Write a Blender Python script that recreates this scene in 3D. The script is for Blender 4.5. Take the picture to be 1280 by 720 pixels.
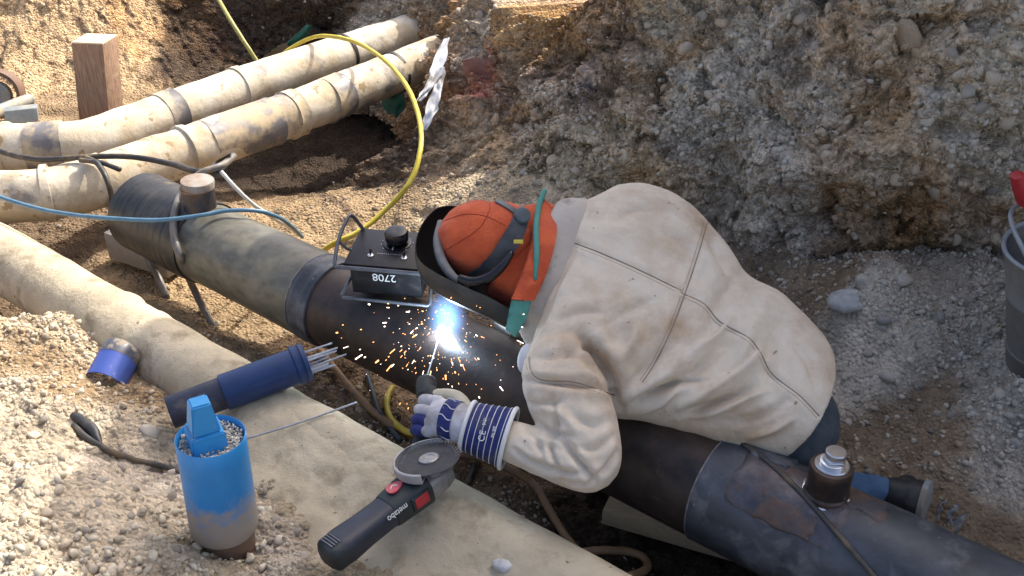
import bpy, bmesh, math, random
import numpy as np
from mathutils import Vector, Matrix
from mathutils.bvhtree import BVHTree

for o in list(bpy.data.objects):
    bpy.data.objects.remove(o, do_unlink=True)
scene = bpy.context.scene
COL = scene.collection
rng = np.random.default_rng(7)
random.seed(7)

# ------------------------------------------------------------------ camera, sky, sun, exposure
CAM = np.array([0.0, 0.0, 2.02]); PITCH = math.radians(31.0); FPX = 1280.0
cd = bpy.data.cameras.new('camera'); cam = bpy.data.objects.new('camera', cd); COL.objects.link(cam)
cam.location = CAM; cam.rotation_euler = (math.pi / 2 - PITCH, 0, 0)
cd.sensor_width = 36; cd.lens = 36; cd.clip_start = 0.05; cd.clip_end = 200
scene.camera = cam
SUN_AZ = np.array([0.66, 0.75]); SUN_AZ /= np.linalg.norm(SUN_AZ); SUN_EL = math.radians(46)
SUN = np.array([SUN_AZ[0] * math.cos(SUN_EL), SUN_AZ[1] * math.cos(SUN_EL), math.sin(SUN_EL)])
world = bpy.data.worlds.new('World'); scene.world = world; world.use_nodes = True
wn = world.node_tree; wn.nodes.clear()
sky = wn.nodes.new('ShaderNodeTexSky'); sky.sky_type = 'NISHITA'; sky.sun_disc = False
sky.sun_elevation = SUN_EL; sky.sun_rotation = math.atan2(SUN_AZ[0], SUN_AZ[1])
sky.air_density = 0.8; sky.dust_density = 6.0; sky.ozone_density = 0.4
bg = wn.nodes.new('ShaderNodeBackground'); bg.inputs[1].default_value = 0.15
wo = wn.nodes.new('ShaderNodeOutputWorld')
wn.links.new(sky.outputs[0], bg.inputs[0]); wn.links.new(bg.outputs[0], wo.inputs[0])
sd = bpy.data.lights.new('sun', 'SUN'); sd.energy = 2.6; sd.angle = math.radians(0.6); sd.color = (1.0, 0.945, 0.85)
sun = bpy.data.objects.new('sun', sd); COL.objects.link(sun); sun.location = (3, 4, 6)
sun.rotation_euler = Vector(SUN).to_track_quat('Z', 'Y').to_euler()
vs = scene.view_settings; vs.view_transform = 'Standard'; vs.look = 'None'; vs.exposure = 1.1; vs.gamma = 1.0; vs.use_curve_mapping = False
scene.cycles.use_denoising = True
scene.cycles.volume_step_rate = 2.0
scene.cycles.max_bounces = 6

# ------------------------------------------------------------------ vector helpers
FW = np.array([0, math.cos(PITCH), -math.sin(PITCH)]); UPV = np.array([0, math.sin(PITCH), math.cos(PITCH)]); RT = np.array([1.0, 0, 0])
def nrm(v): v = np.asarray(v, float); return v / (np.linalg.norm(v) + 1e-12)
def ray(px, py): return FW + RT * (px - 640) / FPX + UPV * (360 - py) / FPX
def at(px, py, d): return CAM + ray(px, py) * d
def atz(px, py, z): r = ray(px, py); return CAM + r * ((z - CAM[2]) / r[2])
def proj(P):
    q = np.asarray(P) - CAM; d = q @ FW
    d = np.where(np.abs(d) < 1e-6, 1e-6, d)
    return 640 + FPX * (q @ RT) / d, 360 - FPX * (q @ UPV) / d, d
DIR = np.array([0.779, -0.627, 0.0]); DIR /= np.linalg.norm(DIR); NRM = np.array([-DIR[1], DIR[0], 0.0])
PIPE_A = NRM * 1.80 + np.array([0, 0, 0.30]); PIPE_R = 0.1365
NEAR_A = NRM * 1.335 + np.array([0, 0, 0.237]); NEAR_R = 0.11
def onpipe(px, py, off=0.0, A=PIPE_A, R=PIPE_R):
    r = ray(px, py); r = r / np.linalg.norm(r); q = CAM - A
    rp = r - (r @ DIR) * DIR; qp = q - (q @ DIR) * DIR
    a = rp @ rp; b = 2 * rp @ qp; c = qp @ qp - (R + off) ** 2; disc = b * b - 4 * a * c
    t = (-b - math.sqrt(max(disc, 0))) / (2 * a)
    return CAM + r * t
def spos(px, py): return float(onpipe(px, py) @ DIR)

# ------------------------------------------------------------------ noise
def _h(i, j, s):
    i = i.astype(np.int64); j = j.astype(np.int64)
    n = (i * 374761393 + j * 668265263 + s * 974711) & 0x7fffffff
    n = ((n ^ (n >> 13)) * 1274126177) & 0x7fffffff
    n = ((n ^ (n >> 16)) * 1103515245 + 12345) & 0x7fffffff
    return (n ^ (n >> 15)) / float(0x7fffffff)
def vnoise(x, y, s=0):
    x = np.asarray(x, float); y = np.asarray(y, float)
    i = np.floor(x); j = np.floor(y); fx = x - i; fy = y - j
    u = fx ** 3 * (fx * (fx * 6 - 15) + 10); v = fy ** 3 * (fy * (fy * 6 - 15) + 10)
    a = _h(i, j, s); b = _h(i + 1, j, s); c = _h(i, j + 1, s); d = _h(i + 1, j + 1, s)
    return (a + (b - a) * u + (c - a) * v + (a - b - c + d) * u * v) * 2 - 1
def fbm(x, y, oct=4, s=0, g=0.5):
    t = 0; a = 1.0; k = 1.0
    for o in range(oct):
        t = t + a * vnoise(x * k + o * 17.3, y * k - o * 9.1, s + o); a *= g; k *= 2.03
    return t
def cells(x, y, s=0, p=1.0):
    """rounded lumps: 1 at a cell centre, 0 at the seams"""
    x = np.asarray(x, float); y = np.asarray(y, float); i = np.floor(x); j = np.floor(y); best = np.full(x.shape, 9.0); sec = np.full(x.shape, 9.0)
    for di in (-1, 0, 1):
        for dj in (-1, 0, 1):
            a = i + di + _h(i + di, j + dj, s) * 0.9; b = j + dj + _h(i + di, j + dj, s + 5) * 0.9
            d = np.hypot(x - a, y - b); m = d < best
            sec = np.where(m, best, np.minimum(sec, d)); best = np.where(m, d, best)
    return np.clip(sec - best, 0, 1) ** 0.5 * np.sqrt(np.clip(1 - best * best * 0.7, 0, 1))

def facets(x, y, s=0):
    """broken clods: every cell a tilted plane with its own height, about -0.5..0.5"""
    x = np.asarray(x, float); y = np.asarray(y, float); i = np.floor(x); j = np.floor(y); best = np.full(x.shape, 9.0); h = np.zeros(x.shape)
    for di in (-1, 0, 1):
        for dj in (-1, 0, 1):
            ci, cj = i + di, j + dj; a = ci + _h(ci, cj, s) * 0.95; b = cj + _h(ci, cj, s + 5) * 0.95; d = np.hypot(x - a, y - b); m = d < best
            h = np.where(m, (_h(ci, cj, s + 11) - 0.5) * 0.7 + (_h(ci, cj, s + 17) - 0.5) * 1.3 * (x - a) + (_h(ci, cj, s + 23) - 0.5) * 1.3 * (y - b) - 0.35 * d, h); best = np.where(m, d, best)
    return h

# ------------------------------------------------------------------ materials
def mat(name, col, col2=None, scale=12, rough=0.7, metal=0.0, bump=0.0, bscale=80, lo=0.35, hi=0.65, attr=None,
        dirt=None, dscale=5, dlo=0.5, dhi=0.6, drough=0.9, spec=0.5, rnd=0.0, aniso=None, zdirt=None, fleck=None, coords='Object', sheen=0.0, emis=None, estr=0, bdist=0.01, ocol=False, crumb=None):
    m = bpy.data.materials.new(name); m.use_nodes = True; nt = m.node_tree; N = nt.nodes; L = nt.links
    b = N['Principled BSDF']; b.inputs['Roughness'].default_value = rough; b.inputs['Metallic'].default_value = metal
    b.inputs['Specular IOR Level'].default_value = spec
    if sheen: b.inputs['Sheen Weight'].default_value = sheen
    tc = N.new('ShaderNodeTexCoord'); vec = tc.outputs[coords]
    if aniso:
        mp = N.new('ShaderNodeMapping'); mp.inputs['Scale'].default_value = aniso; L.new(vec, mp.inputs[0]); vec2 = mp.outputs[0]
    else: vec2 = vec
    def noise(sc, det=6, v=None, ro=0.6):
        n = N.new('ShaderNodeTexNoise'); n.inputs['Scale'].default_value = sc; n.inputs['Detail'].default_value = det; n.inputs['Roughness'].default_value = ro
        L.new(v or vec, n.inputs['Vector']); return n.outputs['Fac']
    def ramp(f, a, c):
        r = N.new('ShaderNodeMapRange'); r.inputs['From Min'].default_value = a; r.inputs['From Max'].default_value = c; L.new(f, r.inputs['Value']); return r.outputs[0]
    def mix(f, a, c, blend='MIX'):
        x = N.new('ShaderNodeMix'); x.data_type = 'RGBA'; x.blend_type = blend
        for s_, v in ((x.inputs[0], f), (x.inputs[6], a), (x.inputs[7], c)):
            if hasattr(v, 'links'): L.new(v, s_)
            elif isinstance(v, (int, float)): s_.default_value = v
            else: s_.default_value = (*v, 1)
        return x.outputs[2]
    if attr:
        a = N.new('ShaderNodeAttribute'); a.attribute_name = attr; base = a.outputs['Color']
        base = mix(ramp(noise(scale, 8, vec2), lo, hi), mix(1.0, base, col, 'MULTIPLY'), mix(1.0, base, col2 or col, 'MULTIPLY'))
    elif ocol:
        oi = N.new('ShaderNodeObjectInfo'); base = mix(ramp(noise(scale, 8, vec2), lo, hi), mix(1.0, oi.outputs['Color'], col, 'MULTIPLY'), mix(1.0, oi.outputs['Color'], col2, 'MULTIPLY'))
    elif col2: base = mix(ramp(noise(scale, 8, vec2), lo, hi), col, col2)
    else:
        r0 = N.new('ShaderNodeRGB'); r0.outputs[0].default_value = (*col, 1); base = r0.outputs[0]
    if rnd:
        oi = N.new('ShaderNodeObjectInfo'); hs = N.new('ShaderNodeHueSaturation')
        r = N.new('ShaderNodeMapRange'); r.inputs['To Min'].default_value = 1 - rnd; r.inputs['To Max'].default_value = 1 + rnd
        L.new(oi.outputs['Random'], r.inputs['Value']); L.new(r.outputs[0], hs.inputs['Value']); L.new(base, hs.inputs['Color']); base = hs.outputs[0]
    if fleck:
        base = mix(ramp(noise(fleck[1], 3), fleck[2], fleck[2] + 0.03), base, fleck[0])
    if dirt:
        df = ramp(noise(dscale, 8), dlo, dhi)
        if zdirt:
            sp = N.new('ShaderNodeSeparateXYZ'); L.new(vec, sp.inputs[0]); zr = ramp(sp.outputs[2], zdirt[1], zdirt[0])
            ad = N.new('ShaderNodeMath'); ad.operation = 'ADD'; mu = N.new('ShaderNodeMath'); mu.operation = 'MULTIPLY'; mu.inputs[1].default_value = 1.0
            L.new(zr, mu.inputs[0]); L.new(mu.outputs[0], ad.inputs[0])
            nn = N.new('ShaderNodeMath'); nn.operation = 'MULTIPLY_ADD'; nn.inputs[1].default_value = 1.5; nn.inputs[2].default_value = -0.75; L.new(noise(dscale, 8), nn.inputs[0]); L.new(nn.outputs[0], ad.inputs[1])
            df = ramp(ad.outputs[0], 0.22, 0.80)
        base = mix(df, base, dirt)
        rr = N.new('ShaderNodeMapRange'); rr.inputs['To Min'].default_value = rough; rr.inputs['To Max'].default_value = drough; L.new(df, rr.inputs['Value']); L.new(rr.outputs[0], b.inputs['Roughness'])
    if crumb:
        vo = N.new('ShaderNodeTexVoronoi'); vo.inputs['Scale'].default_value = crumb[0]; wv_ = N.new('ShaderNodeMix'); wv_.data_type = 'RGBA'; wv_.blend_type = 'ADD'; wv_.inputs[0].default_value = 0.002
        nz = N.new('ShaderNodeTexNoise'); nz.inputs['Scale'].default_value = crumb[0] * 0.6; nz.inputs['Detail'].default_value = 3; L.new(vec, nz.inputs['Vector']); L.new(vec, wv_.inputs[6]); L.new(nz.outputs['Color'], wv_.inputs[7]); L.new(wv_.outputs[2], vo.inputs['Vector'])
        sp_ = N.new('ShaderNodeSeparateColor'); L.new(vo.outputs['Color'], sp_.inputs[0]); cr_ = N.new('ShaderNodeMapRange'); cr_.inputs['To Min'].default_value = 1 - crumb[1]; cr_.inputs['To Max'].default_value = 1 + crumb[1]; L.new(sp_.outputs[0], cr_.inputs['Value'])
        hs_ = N.new('ShaderNodeHueSaturation'); L.new(base, hs_.inputs['Color']); L.new(cr_.outputs[0], hs_.inputs['Value']); base = hs_.outputs[0]
    L.new(base, b.inputs['Base Color'])
    if bump:
        bn = N.new('ShaderNodeBump'); bn.inputs['Strength'].default_value = bump; bn.inputs['Distance'].default_value = bdist
        hgt_ = noise(bscale, 8, None, 0.65)
        if crumb:
            ma = N.new('ShaderNodeMath'); ma.operation = 'MULTIPLY_ADD'; ma.inputs[1].default_value = -0.9; L.new(vo.outputs['Distance'], ma.inputs[0]); L.new(hgt_, ma.inputs[2]); hgt_ = ma.outputs[0]
        L.new(hgt_, bn.inputs['Height']); L.new(bn.outputs[0], b.inputs['Normal'])
    if emis:
        b.inputs['Emission Color'].default_value = (*emis, 1); b.inputs['Emission Strength'].default_value = estr
    return m

M = {}
M['ground'] = mat('ground_soil', (0.92, 0.88, 0.83), (1.42, 1.37, 1.30), 16, 0.95, attr='tint', bump=0.9, bscale=55, crumb=(80, 0.14), lo=0.3, hi=0.7, spec=0.15, bdist=0.02)
M['wallsoil'] = mat('wall_soil', (1.40, 1.31, 1.19), (2.15, 2.04, 1.88), 26, 0.95, attr='tint', bump=0.8, bscale=60, lo=0.3, hi=0.7, crumb=(75, 0.34), spec=0.15, bdist=0.02)
M['pebble'] = mat('pebble', (0.85, 0.85, 0.85), (1.1, 1.1, 1.1), 60, 0.85, attr='tint', bump=0.3, bscale=120, spec=0.25)
M['stone'] = mat('stone', (0.72, 0.71, 0.70), (1.18, 1.18, 1.18), 26, 0.9, bump=0.5, bscale=60, ocol=True, spec=0.2)
M['nearpipe'] = mat('muddy_pipe', (0.44, 0.375, 0.265), (0.58, 0.50, 0.36), 8, 0.92, bump=0.6, bscale=38, dirt=(0.30, 0.245, 0.165), dscale=11, dlo=0.53, dhi=0.70, spec=0.2, fleck=((0.20, 0.16, 0.11), 38, 0.69))
M['farpipe'] = mat('mud_caked_casing', (0.49, 0.395, 0.26), (0.66, 0.60, 0.49), 9, 0.85, bump=0.5, bscale=30, dirt=(0.24, 0.225, 0.215), dscale=5.5, dlo=0.56, dhi=0.66, fleck=((0.36, 0.26, 0.15), 16, 0.62), drough=0.5, spec=0.3)
M['farpipe2'] = mat('mud_caked_casing_pale', (0.53, 0.44, 0.30), (0.70, 0.65, 0.55), 8, 0.85, bump=0.5, bscale=30, dirt=(0.27, 0.25, 0.235), dscale=5, dlo=0.57, dhi=0.67, fleck=((0.40, 0.30, 0.18), 14, 0.63), drough=0.5, spec=0.3)
M['sleeve'] = mat('shrink_sleeve', (0.13, 0.125, 0.13), (0.22, 0.21, 0.21), 9, 0.5, bump=0.15, bscale=50, dirt=(0.56, 0.45, 0.29), dscale=8, dlo=0.46, dhi=0.60)
M['seal'] = mat('black_seal', (0.03, 0.03, 0.028), None, rough=0.6)
M['green'] = mat('olive_coating', (0.092, 0.088, 0.068), (0.175, 0.166, 0.130), 9, 0.42, bump=0.12, bscale=45, aniso=(1.5, 2.6, 4), dirt=(0.26, 0.23, 0.16), dscale=6, dlo=0.56, dhi=0.75, drough=0.7)
M['tape'] = mat('wrapped_tape', (0.020, 0.020, 0.022), (0.050, 0.046, 0.040), 14, 0.42, bump=0.15, bscale=40, dirt=(0.24, 0.18, 0.10), dscale=8, dlo=0.60, dhi=0.75)
M['steel'] = mat('bare_brown_steel', (0.022, 0.019, 0.018), (0.080, 0.054, 0.042), 8, 0.48, metal=0.3, bump=0.12, bscale=60, dirt=(0.13, 0.085, 0.06), dscale=11, dlo=0.60, dhi=0.72, fleck=((0.22, 0.20, 0.18), 26, 0.735))
M['blackcoat'] = mat('black_coating', (0.030, 0.034, 0.042), (0.074, 0.081, 0.096), 6, 0.48, bump=0.12, bscale=50, aniso=(1.2, 1.2, 3), dirt=(0.22, 0.22, 0.23), dscale=11, dlo=0.52, dhi=0.78, drough=0.65, fleck=((0.26, 0.26, 0.26), 40, 0.72))
M['rust'] = mat('rusty_steel', (0.075, 0.050, 0.040), (0.13, 0.085, 0.065), 22, 0.6, metal=0.2, bump=0.25, bscale=90, dirt=(0.055, 0.055, 0.065), dscale=16, dlo=0.45, dhi=0.6, drough=0.5)
M['heat'] = mat('heat_blued_steel', (0.06, 0.06, 0.075), (0.13, 0.12, 0.13), 18, 0.42, metal=0.5, bump=0.15, bscale=70, dirt=(0.14, 0.09, 0.07), dscale=12, dlo=0.5, dhi=0.66)
M['fitting'] = mat('dark_fitting_steel', (0.045, 0.036, 0.034), (0.09, 0.065, 0.055), 30, 0.35, metal=0.6, bump=0.1, bscale=90)
M['bright'] = mat('bright_zinc', (0.62, 0.63, 0.66), (0.74, 0.75, 0.77), 40, 0.28, metal=0.9)
M['weld'] = mat('weld_bead', (0.16, 0.15, 0.15), (0.34, 0.33, 0.33), 60, 0.4, metal=0.6, bump=0.4, bscale=150)
M['arc'] = mat('arc_core', (1, 1, 1), emis=(0.75, 0.86, 1.0), estr=120)
M['spark'] = mat('spark_glow', (1, 0.5, 0.2), emis=(1.0, 0.38, 0.10), estr=1.5)
M['sparkw'] = mat('spark_glow_white', (1, 0.9, 0.8), emis=(1.0, 0.80, 0.62), estr=2.2)
M['wood'] = mat('weathered_wood', (0.24, 0.145, 0.095), (0.40, 0.265, 0.18), 12, 0.85, bump=0.5, bscale=30, aniso=(9, 9, 0.8), dirt=(0.42, 0.33, 0.2), dscale=9, dlo=0.58, dhi=0.7)
M['woodend'] = mat('pale_wood', (0.62, 0.50, 0.32), (0.72, 0.60, 0.42), 14, 0.8, bump=0.2, bscale=60)
M['plank'] = mat('plank_wood', (0.46, 0.36, 0.23), (0.56, 0.46, 0.31), 9, 0.8, bump=0.2, bscale=50, aniso=(2, 12, 12))
M['yellow'] = mat('yellow_hose', (0.60, 0.46, 0.035), (0.72, 0.58, 0.09), 20, 0.42, dirt=(0.45, 0.36, 0.16), dscale=20, dlo=0.6, dhi=0.75)
M['olive'] = mat('olive_cable', (0.33, 0.31, 0.07), (0.38, 0.36, 0.12), 20, 0.5)
M['blackcable'] = mat('black_cable', (0.035, 0.032, 0.03), (0.06, 0.055, 0.05), 20, 0.5, dirt=(0.20, 0.15, 0.09), dscale=12, dlo=0.52, dhi=0.7)
M['greycable'] = mat('grey_cable', (0.12, 0.11, 0.105), (0.20, 0.18, 0.16), 20, 0.45, dirt=(0.30, 0.24, 0.16), dscale=14, dlo=0.55, dhi=0.7)
M['bluecable'] = mat('blue_cable', (0.075, 0.17, 0.26), (0.11, 0.22, 0.31), 30, 0.45)
M['navycable'] = mat('navy_cable', (0.025, 0.045, 0.07), (0.04, 0.07, 0.10), 30, 0.5)
M['whiterope'] = mat('white_rope', (0.66, 0.64, 0.60), (0.74, 0.72, 0.68), 40, 0.7)
M['orangehose'] = mat('tan_hose', (0.26, 0.15, 0.075), (0.36, 0.22, 0.115), 18, 0.55, dirt=(0.20, 0.15, 0.10), dscale=16, dlo=0.52, dhi=0.7)
M['pvcblue'] = mat('blue_plastic', (0.020, 0.235, 0.60), (0.028, 0.285, 0.66), 12, 0.36, zdirt=(0.06, 0.19), dirt=(0.36, 0.315, 0.265), dscale=34, bump=0.2, bscale=60)
M['pvctop'] = mat('blue_plastic_cap', (0.022, 0.26, 0.60), (0.045, 0.32, 0.66), 20, 0.45, dirt=(0.40, 0.40, 0.40), dscale=30, dlo=0.60, dhi=0.75, bump=0.1, bscale=60)
M['offcut'] = mat('offcut_blue', (0.045, 0.085, 0.33), (0.07, 0.115, 0.40), 14, 0.35, dirt=(0.25, 0.28, 0.42), dscale=22, dlo=0.58, dhi=0.7)
M['offcutdark'] = mat('offcut_dark', (0.05, 0.055, 0.08), (0.12, 0.12, 0.13), 25, 0.35, dirt=(0.32, 0.27, 0.2), dscale=30, dlo=0.52, dhi=0.62)
M['caseblue'] = mat('case_blue', (0.007, 0.028, 0.105), (0.010, 0.040, 0.14), 14, 0.40, bump=0.05, bscale=60, dirt=(0.12, 0.12, 0.14), dscale=18, dlo=0.62, dhi=0.8)
M['casedark'] = mat('case_dark', (0.014, 0.018, 0.042), (0.03, 0.034, 0.06), 14, 0.45, dirt=(0.16, 0.14, 0.12), dscale=12, dlo=0.52, dhi=0.75)
M['rod'] = mat('electrode_grey', (0.30, 0.32, 0.36), (0.44, 0.46, 0.50), 60, 0.5, metal=0.2)
M['tooldark'] = mat('tool_rubber', (0.016, 0.022, 0.024), (0.028, 0.036, 0.038), 20, 0.5, dirt=(0.10, 0.10, 0.095), dscale=16, dlo=0.58, dhi=0.8, bump=0.05, bscale=200)
M['toolnavy'] = mat('tool_plastic_navy', (0.016, 0.020, 0.034), (0.028, 0.032, 0.05), 20, 0.42, dirt=(0.11, 0.11, 0.12), dscale=14, dlo=0.55, dhi=0.8)
M['red'] = mat('red_plastic', (0.38, 0.020, 0.025), (0.48, 0.035, 0.04), 30, 0.45)
M['redlogo'] = mat('red_sticker', (0.50, 0.06, 0.08), (0.58, 0.12, 0.13), 40, 0.5)
M['print'] = mat('white_print', (0.72, 0.72, 0.70), rough=0.6)
M['alu'] = mat('cast_aluminium', (0.34, 0.33, 0.32), (0.44, 0.43, 0.42), 30, 0.42, metal=0.6, dirt=(0.2, 0.18, 0.16), dscale=20, dlo=0.5, dhi=0.7)
M['disc'] = mat('cutting_disc', (0.035, 0.035, 0.038), (0.06, 0.06, 0.065), 40, 0.65, bump=0.2, bscale=200)
M['boxblack'] = mat('control_box_black', (0.010, 0.0105, 0.012), (0.022, 0.0225, 0.025), 16, 0.42, spec=0.3, dirt=(0.07, 0.06, 0.055), dscale=16, dlo=0.58, dhi=0.75)
M['rodgrey'] = mat('painted_rod_grey', (0.10, 0.105, 0.115), (0.16, 0.165, 0.18), 30, 0.4, metal=0.4)
M['knob'] = mat('knob_black', (0.010, 0.010, 0.012), rough=0.25)
M['leather'] = mat('split_leather', (0.66, 0.565, 0.44), (0.78, 0.70, 0.58), 4.5, 0.92, bump=0.35, bscale=70, dirt=(0.49, 0.355, 0.23), dscale=4.4, dlo=0.46, dhi=0.70, spec=0.15, sheen=0.1, fleck=((0.36, 0.26, 0.17), 24, 0.70))
M['grimyshade'] = mat('grimy_shaded_leather', (0.42, 0.38, 0.33), (0.55, 0.50, 0.44), 5, 0.92, bump=0.3, bscale=55, dirt=(0.22, 0.19, 0.16), dscale=9, dlo=0.55, dhi=0.72, spec=0.15)  # grimy leather, greyed and darkened to carry the collar's shade
M['seam'] = mat('seam_thread', (0.24, 0.19, 0.14), (0.33, 0.26, 0.19), 30, 0.9)
M['shirt'] = mat('white_shirt', (0.70, 0.72, 0.74), rough=0.9)
M['orange'] = mat('orange_cotton', (0.50, 0.072, 0.022), (0.66, 0.12, 0.038), 14, 0.92, bump=0.4, bscale=130, sheen=0.1, dirt=(0.40, 0.06, 0.025), dscale=9, dlo=0.55, dhi=0.75)
M['teal'] = mat('teal_trim', (0.07, 0.24, 0.20), (0.10, 0.31, 0.26), 20, 0.9)
M['strap'] = mat('headgear_strap', (0.045, 0.052, 0.062), (0.075, 0.085, 0.10), 24, 0.5, dirt=(0.14, 0.14, 0.14), dscale=20, dlo=0.58, dhi=0.75)
M['strapgrey'] = mat('sweatband_grey', (0.16, 0.155, 0.15), (0.22, 0.21, 0.20), 40, 0.8)
M['lining'] = mat('shield_lining', (0.006, 0.006, 0.007), rough=0.7, spec=0.2)
M['guard'] = mat('guard_paint', (0.36, 0.35, 0.34), (0.46, 0.45, 0.44), 30, 0.5, metal=0.1, dirt=(0.16, 0.15, 0.14), dscale=24, dlo=0.54, dhi=0.7)
M['shield'] = mat('shield_shell', (0.030, 0.033, 0.034), (0.055, 0.058, 0.056), 10, 0.42, dirt=(0.11, 0.11, 0.10), dscale=14, dlo=0.56, dhi=0.75)
M['knobteal'] = mat('ratchet_knob', (0.06, 0.085, 0.10), (0.10, 0.13, 0.145), 40, 0.5)
M['skin'] = mat('skin', (0.48, 0.27, 0.19), (0.55, 0.32, 0.23), 20, 0.6)
M['hair'] = mat('dark_hair', (0.03, 0.022, 0.016), rough=0.7)
M['denim'] = mat('dark_trousers', (0.040, 0.055, 0.070), (0.07, 0.09, 0.11), 24, 0.9, bump=0.15, bscale=160)
M['jeans'] = mat('blue_trousers', (0.045, 0.10, 0.19), (0.08, 0.15, 0.26), 24, 0.9, bump=0.15, bscale=160)
M['boot'] = mat('black_boot', (0.015, 0.016, 0.018), (0.03, 0.031, 0.033), 30, 0.5, dirt=(0.10, 0.09, 0.08), dscale=14, dlo=0.55, dhi=0.75)
M['sole'] = mat('grey_sole', (0.24, 0.26, 0.28), (0.33, 0.35, 0.37), 30, 0.7, dirt=(0.26, 0.22, 0.17), dscale=16, dlo=0.45, dhi=0.6)
M['glove'] = mat('glove_grey', (0.50, 0.49, 0.52), (0.62, 0.61, 0.64), 26, 0.9, bump=0.15, bscale=160, dirt=(0.30, 0.26, 0.23), dscale=16, dlo=0.47, dhi=0.68)
M['glovetip'] = mat('glove_tip_cream', (0.50, 0.45, 0.33), (0.60, 0.55, 0.42), 26, 0.9)
M['gloveblue'] = mat('glove_blue', (0.014, 0.022, 0.12), (0.022, 0.034, 0.17), 26, 0.85, bump=0.2, bscale=160, dirt=(0.09, 0.085, 0.11), dscale=18, dlo=0.5, dhi=0.7)
M['bucket'] = mat('bucket_galvanised', (0.20, 0.19, 0.175), (0.29, 0.275, 0.25), 9, 0.6, metal=0.2, dirt=(0.24, 0.21, 0.17), dscale=8, dlo=0.48, dhi=0.66)
M['bucketin'] = mat('bucket_inside', (0.045, 0.055, 0.07), (0.07, 0.08, 0.10), 12, 0.55)
M['rim'] = mat('bucket_rim', (0.27, 0.29, 0.31), (0.33, 0.35, 0.37), 20, 0.5, metal=0.3)
M['plastic'] = mat('white_film', (0.62, 0.62, 0.62), (0.72, 0.72, 0.72), 12, 0.55, dirt=(0.42, 0.34, 0.22), dscale=9, dlo=0.55, dhi=0.7)
M['wrap'] = mat('dark_film', (0.10, 0.10, 0.10), (0.30, 0.29, 0.27), 26, 0.3)
M['tarp'] = mat('green_sheet', (0.02, 0.11, 0.075), (0.03, 0.15, 0.10), 18, 0.6)
M['slab'] = mat('grey_board', (0.27, 0.25, 0.23), (0.34, 0.32, 0.29), 10, 0.85, bump=0.15, bscale=60)
M['scrap'] = mat('grey_scrap', (0.20, 0.22, 0.22), (0.30, 0.32, 0.31), 20, 0.6, dirt=(0.40, 0.31, 0.19), dscale=10, dlo=0.5, dhi=0.6)
M['brownrim'] = mat('brown_rim', (0.13, 0.075, 0.05), (0.19, 0.12, 0.08), 24, 0.7)
M['oldpipe'] = mat('red_clay', (0.17, 0.075, 0.055), (0.30, 0.14, 0.10), 26, 0.9, bump=0.3, bscale=60)

# ------------------------------------------------------------------ mesh helpers
ORG = {}
def link(o, parent, loc):
    COL.objects.link(o)
    if parent is None: o.location = loc; ORG[o.name] = np.array(loc, float)
    else: o.parent = parent; ORG[o.name] = ORG[parent.name]
def mk(name, V, Fc, m, parent=None, smooth=True, loc=(0, 0, 0), attrs=None):
    org = ORG[parent.name] if parent is not None else np.array(loc, float)
    V = np.asarray(V, float) - org
    me = bpy.data.meshes.new(name)
    if isinstance(Fc, np.ndarray) and Fc.ndim == 2:
        k = Fc.shape[1]; me.vertices.add(len(V)); me.vertices.foreach_set('co', V.ravel())
        me.loops.add(Fc.size); me.loops.foreach_set('vertex_index', Fc.ravel().astype(np.int32))
        me.polygons.add(len(Fc)); me.polygons.foreach_set('loop_start', np.arange(0, Fc.size, k, dtype=np.int32))
        me.update(calc_edges=True)
    else: me.from_pydata([tuple(v) for v in V], [], [tuple(int(i) for i in f) for f in Fc])
    if smooth is True: me.polygons.foreach_set('use_smooth', np.ones(len(me.polygons), bool))
    elif smooth: # angle in degrees
        me.polygons.foreach_set('use_smooth', np.ones(len(me.polygons), bool)); me.set_sharp_from_angle(angle=math.radians(smooth))
    if attrs is not None:
        ca = me.color_attributes.new('tint', 'FLOAT_COLOR', 'POINT')
        ca.data.foreach_set('color', np.concatenate([attrs, np.ones((len(attrs), 1))], 1).astype(np.float32).ravel())
    if m is not None: me.materials.append(m)
    o = bpy.data.objects.new(name, me); link(o, parent, loc); return o
def thing(name, label, cat, loc, group=None):
    o = bpy.data.objects.new(name, None); o.empty_display_size = 0.1; link(o, None, loc); return tag(o, label, cat, group)
def tag(o, label, cat, group=None):
    o['label'] = label; o['category'] = cat
    if group: o['group'] = group
    return o
def catmull(P, n=8, closed=False):
    P = np.asarray(P, float); out = []
    m = len(P)
    for i in range(m if closed else m - 1):
        p0 = P[(i - 1) % m] if closed or i > 0 else 2 * P[0] - P[1]; p1 = P[i]; p2 = P[(i + 1) % m]
        p3 = P[(i + 2) % m] if closed or i + 2 < m else 2 * P[-1] - P[-2]
        for k in range(n):
            t = k / n; out.append(0.5 * (2 * p1 + (p2 - p0) * t + (2 * p0 - 5 * p1 + 4 * p2 - p3) * t * t + (3 * p1 - p0 - 3 * p2 + p3) * t ** 3))
    if not closed: out.append(P[-1])
    return np.array(out)
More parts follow.
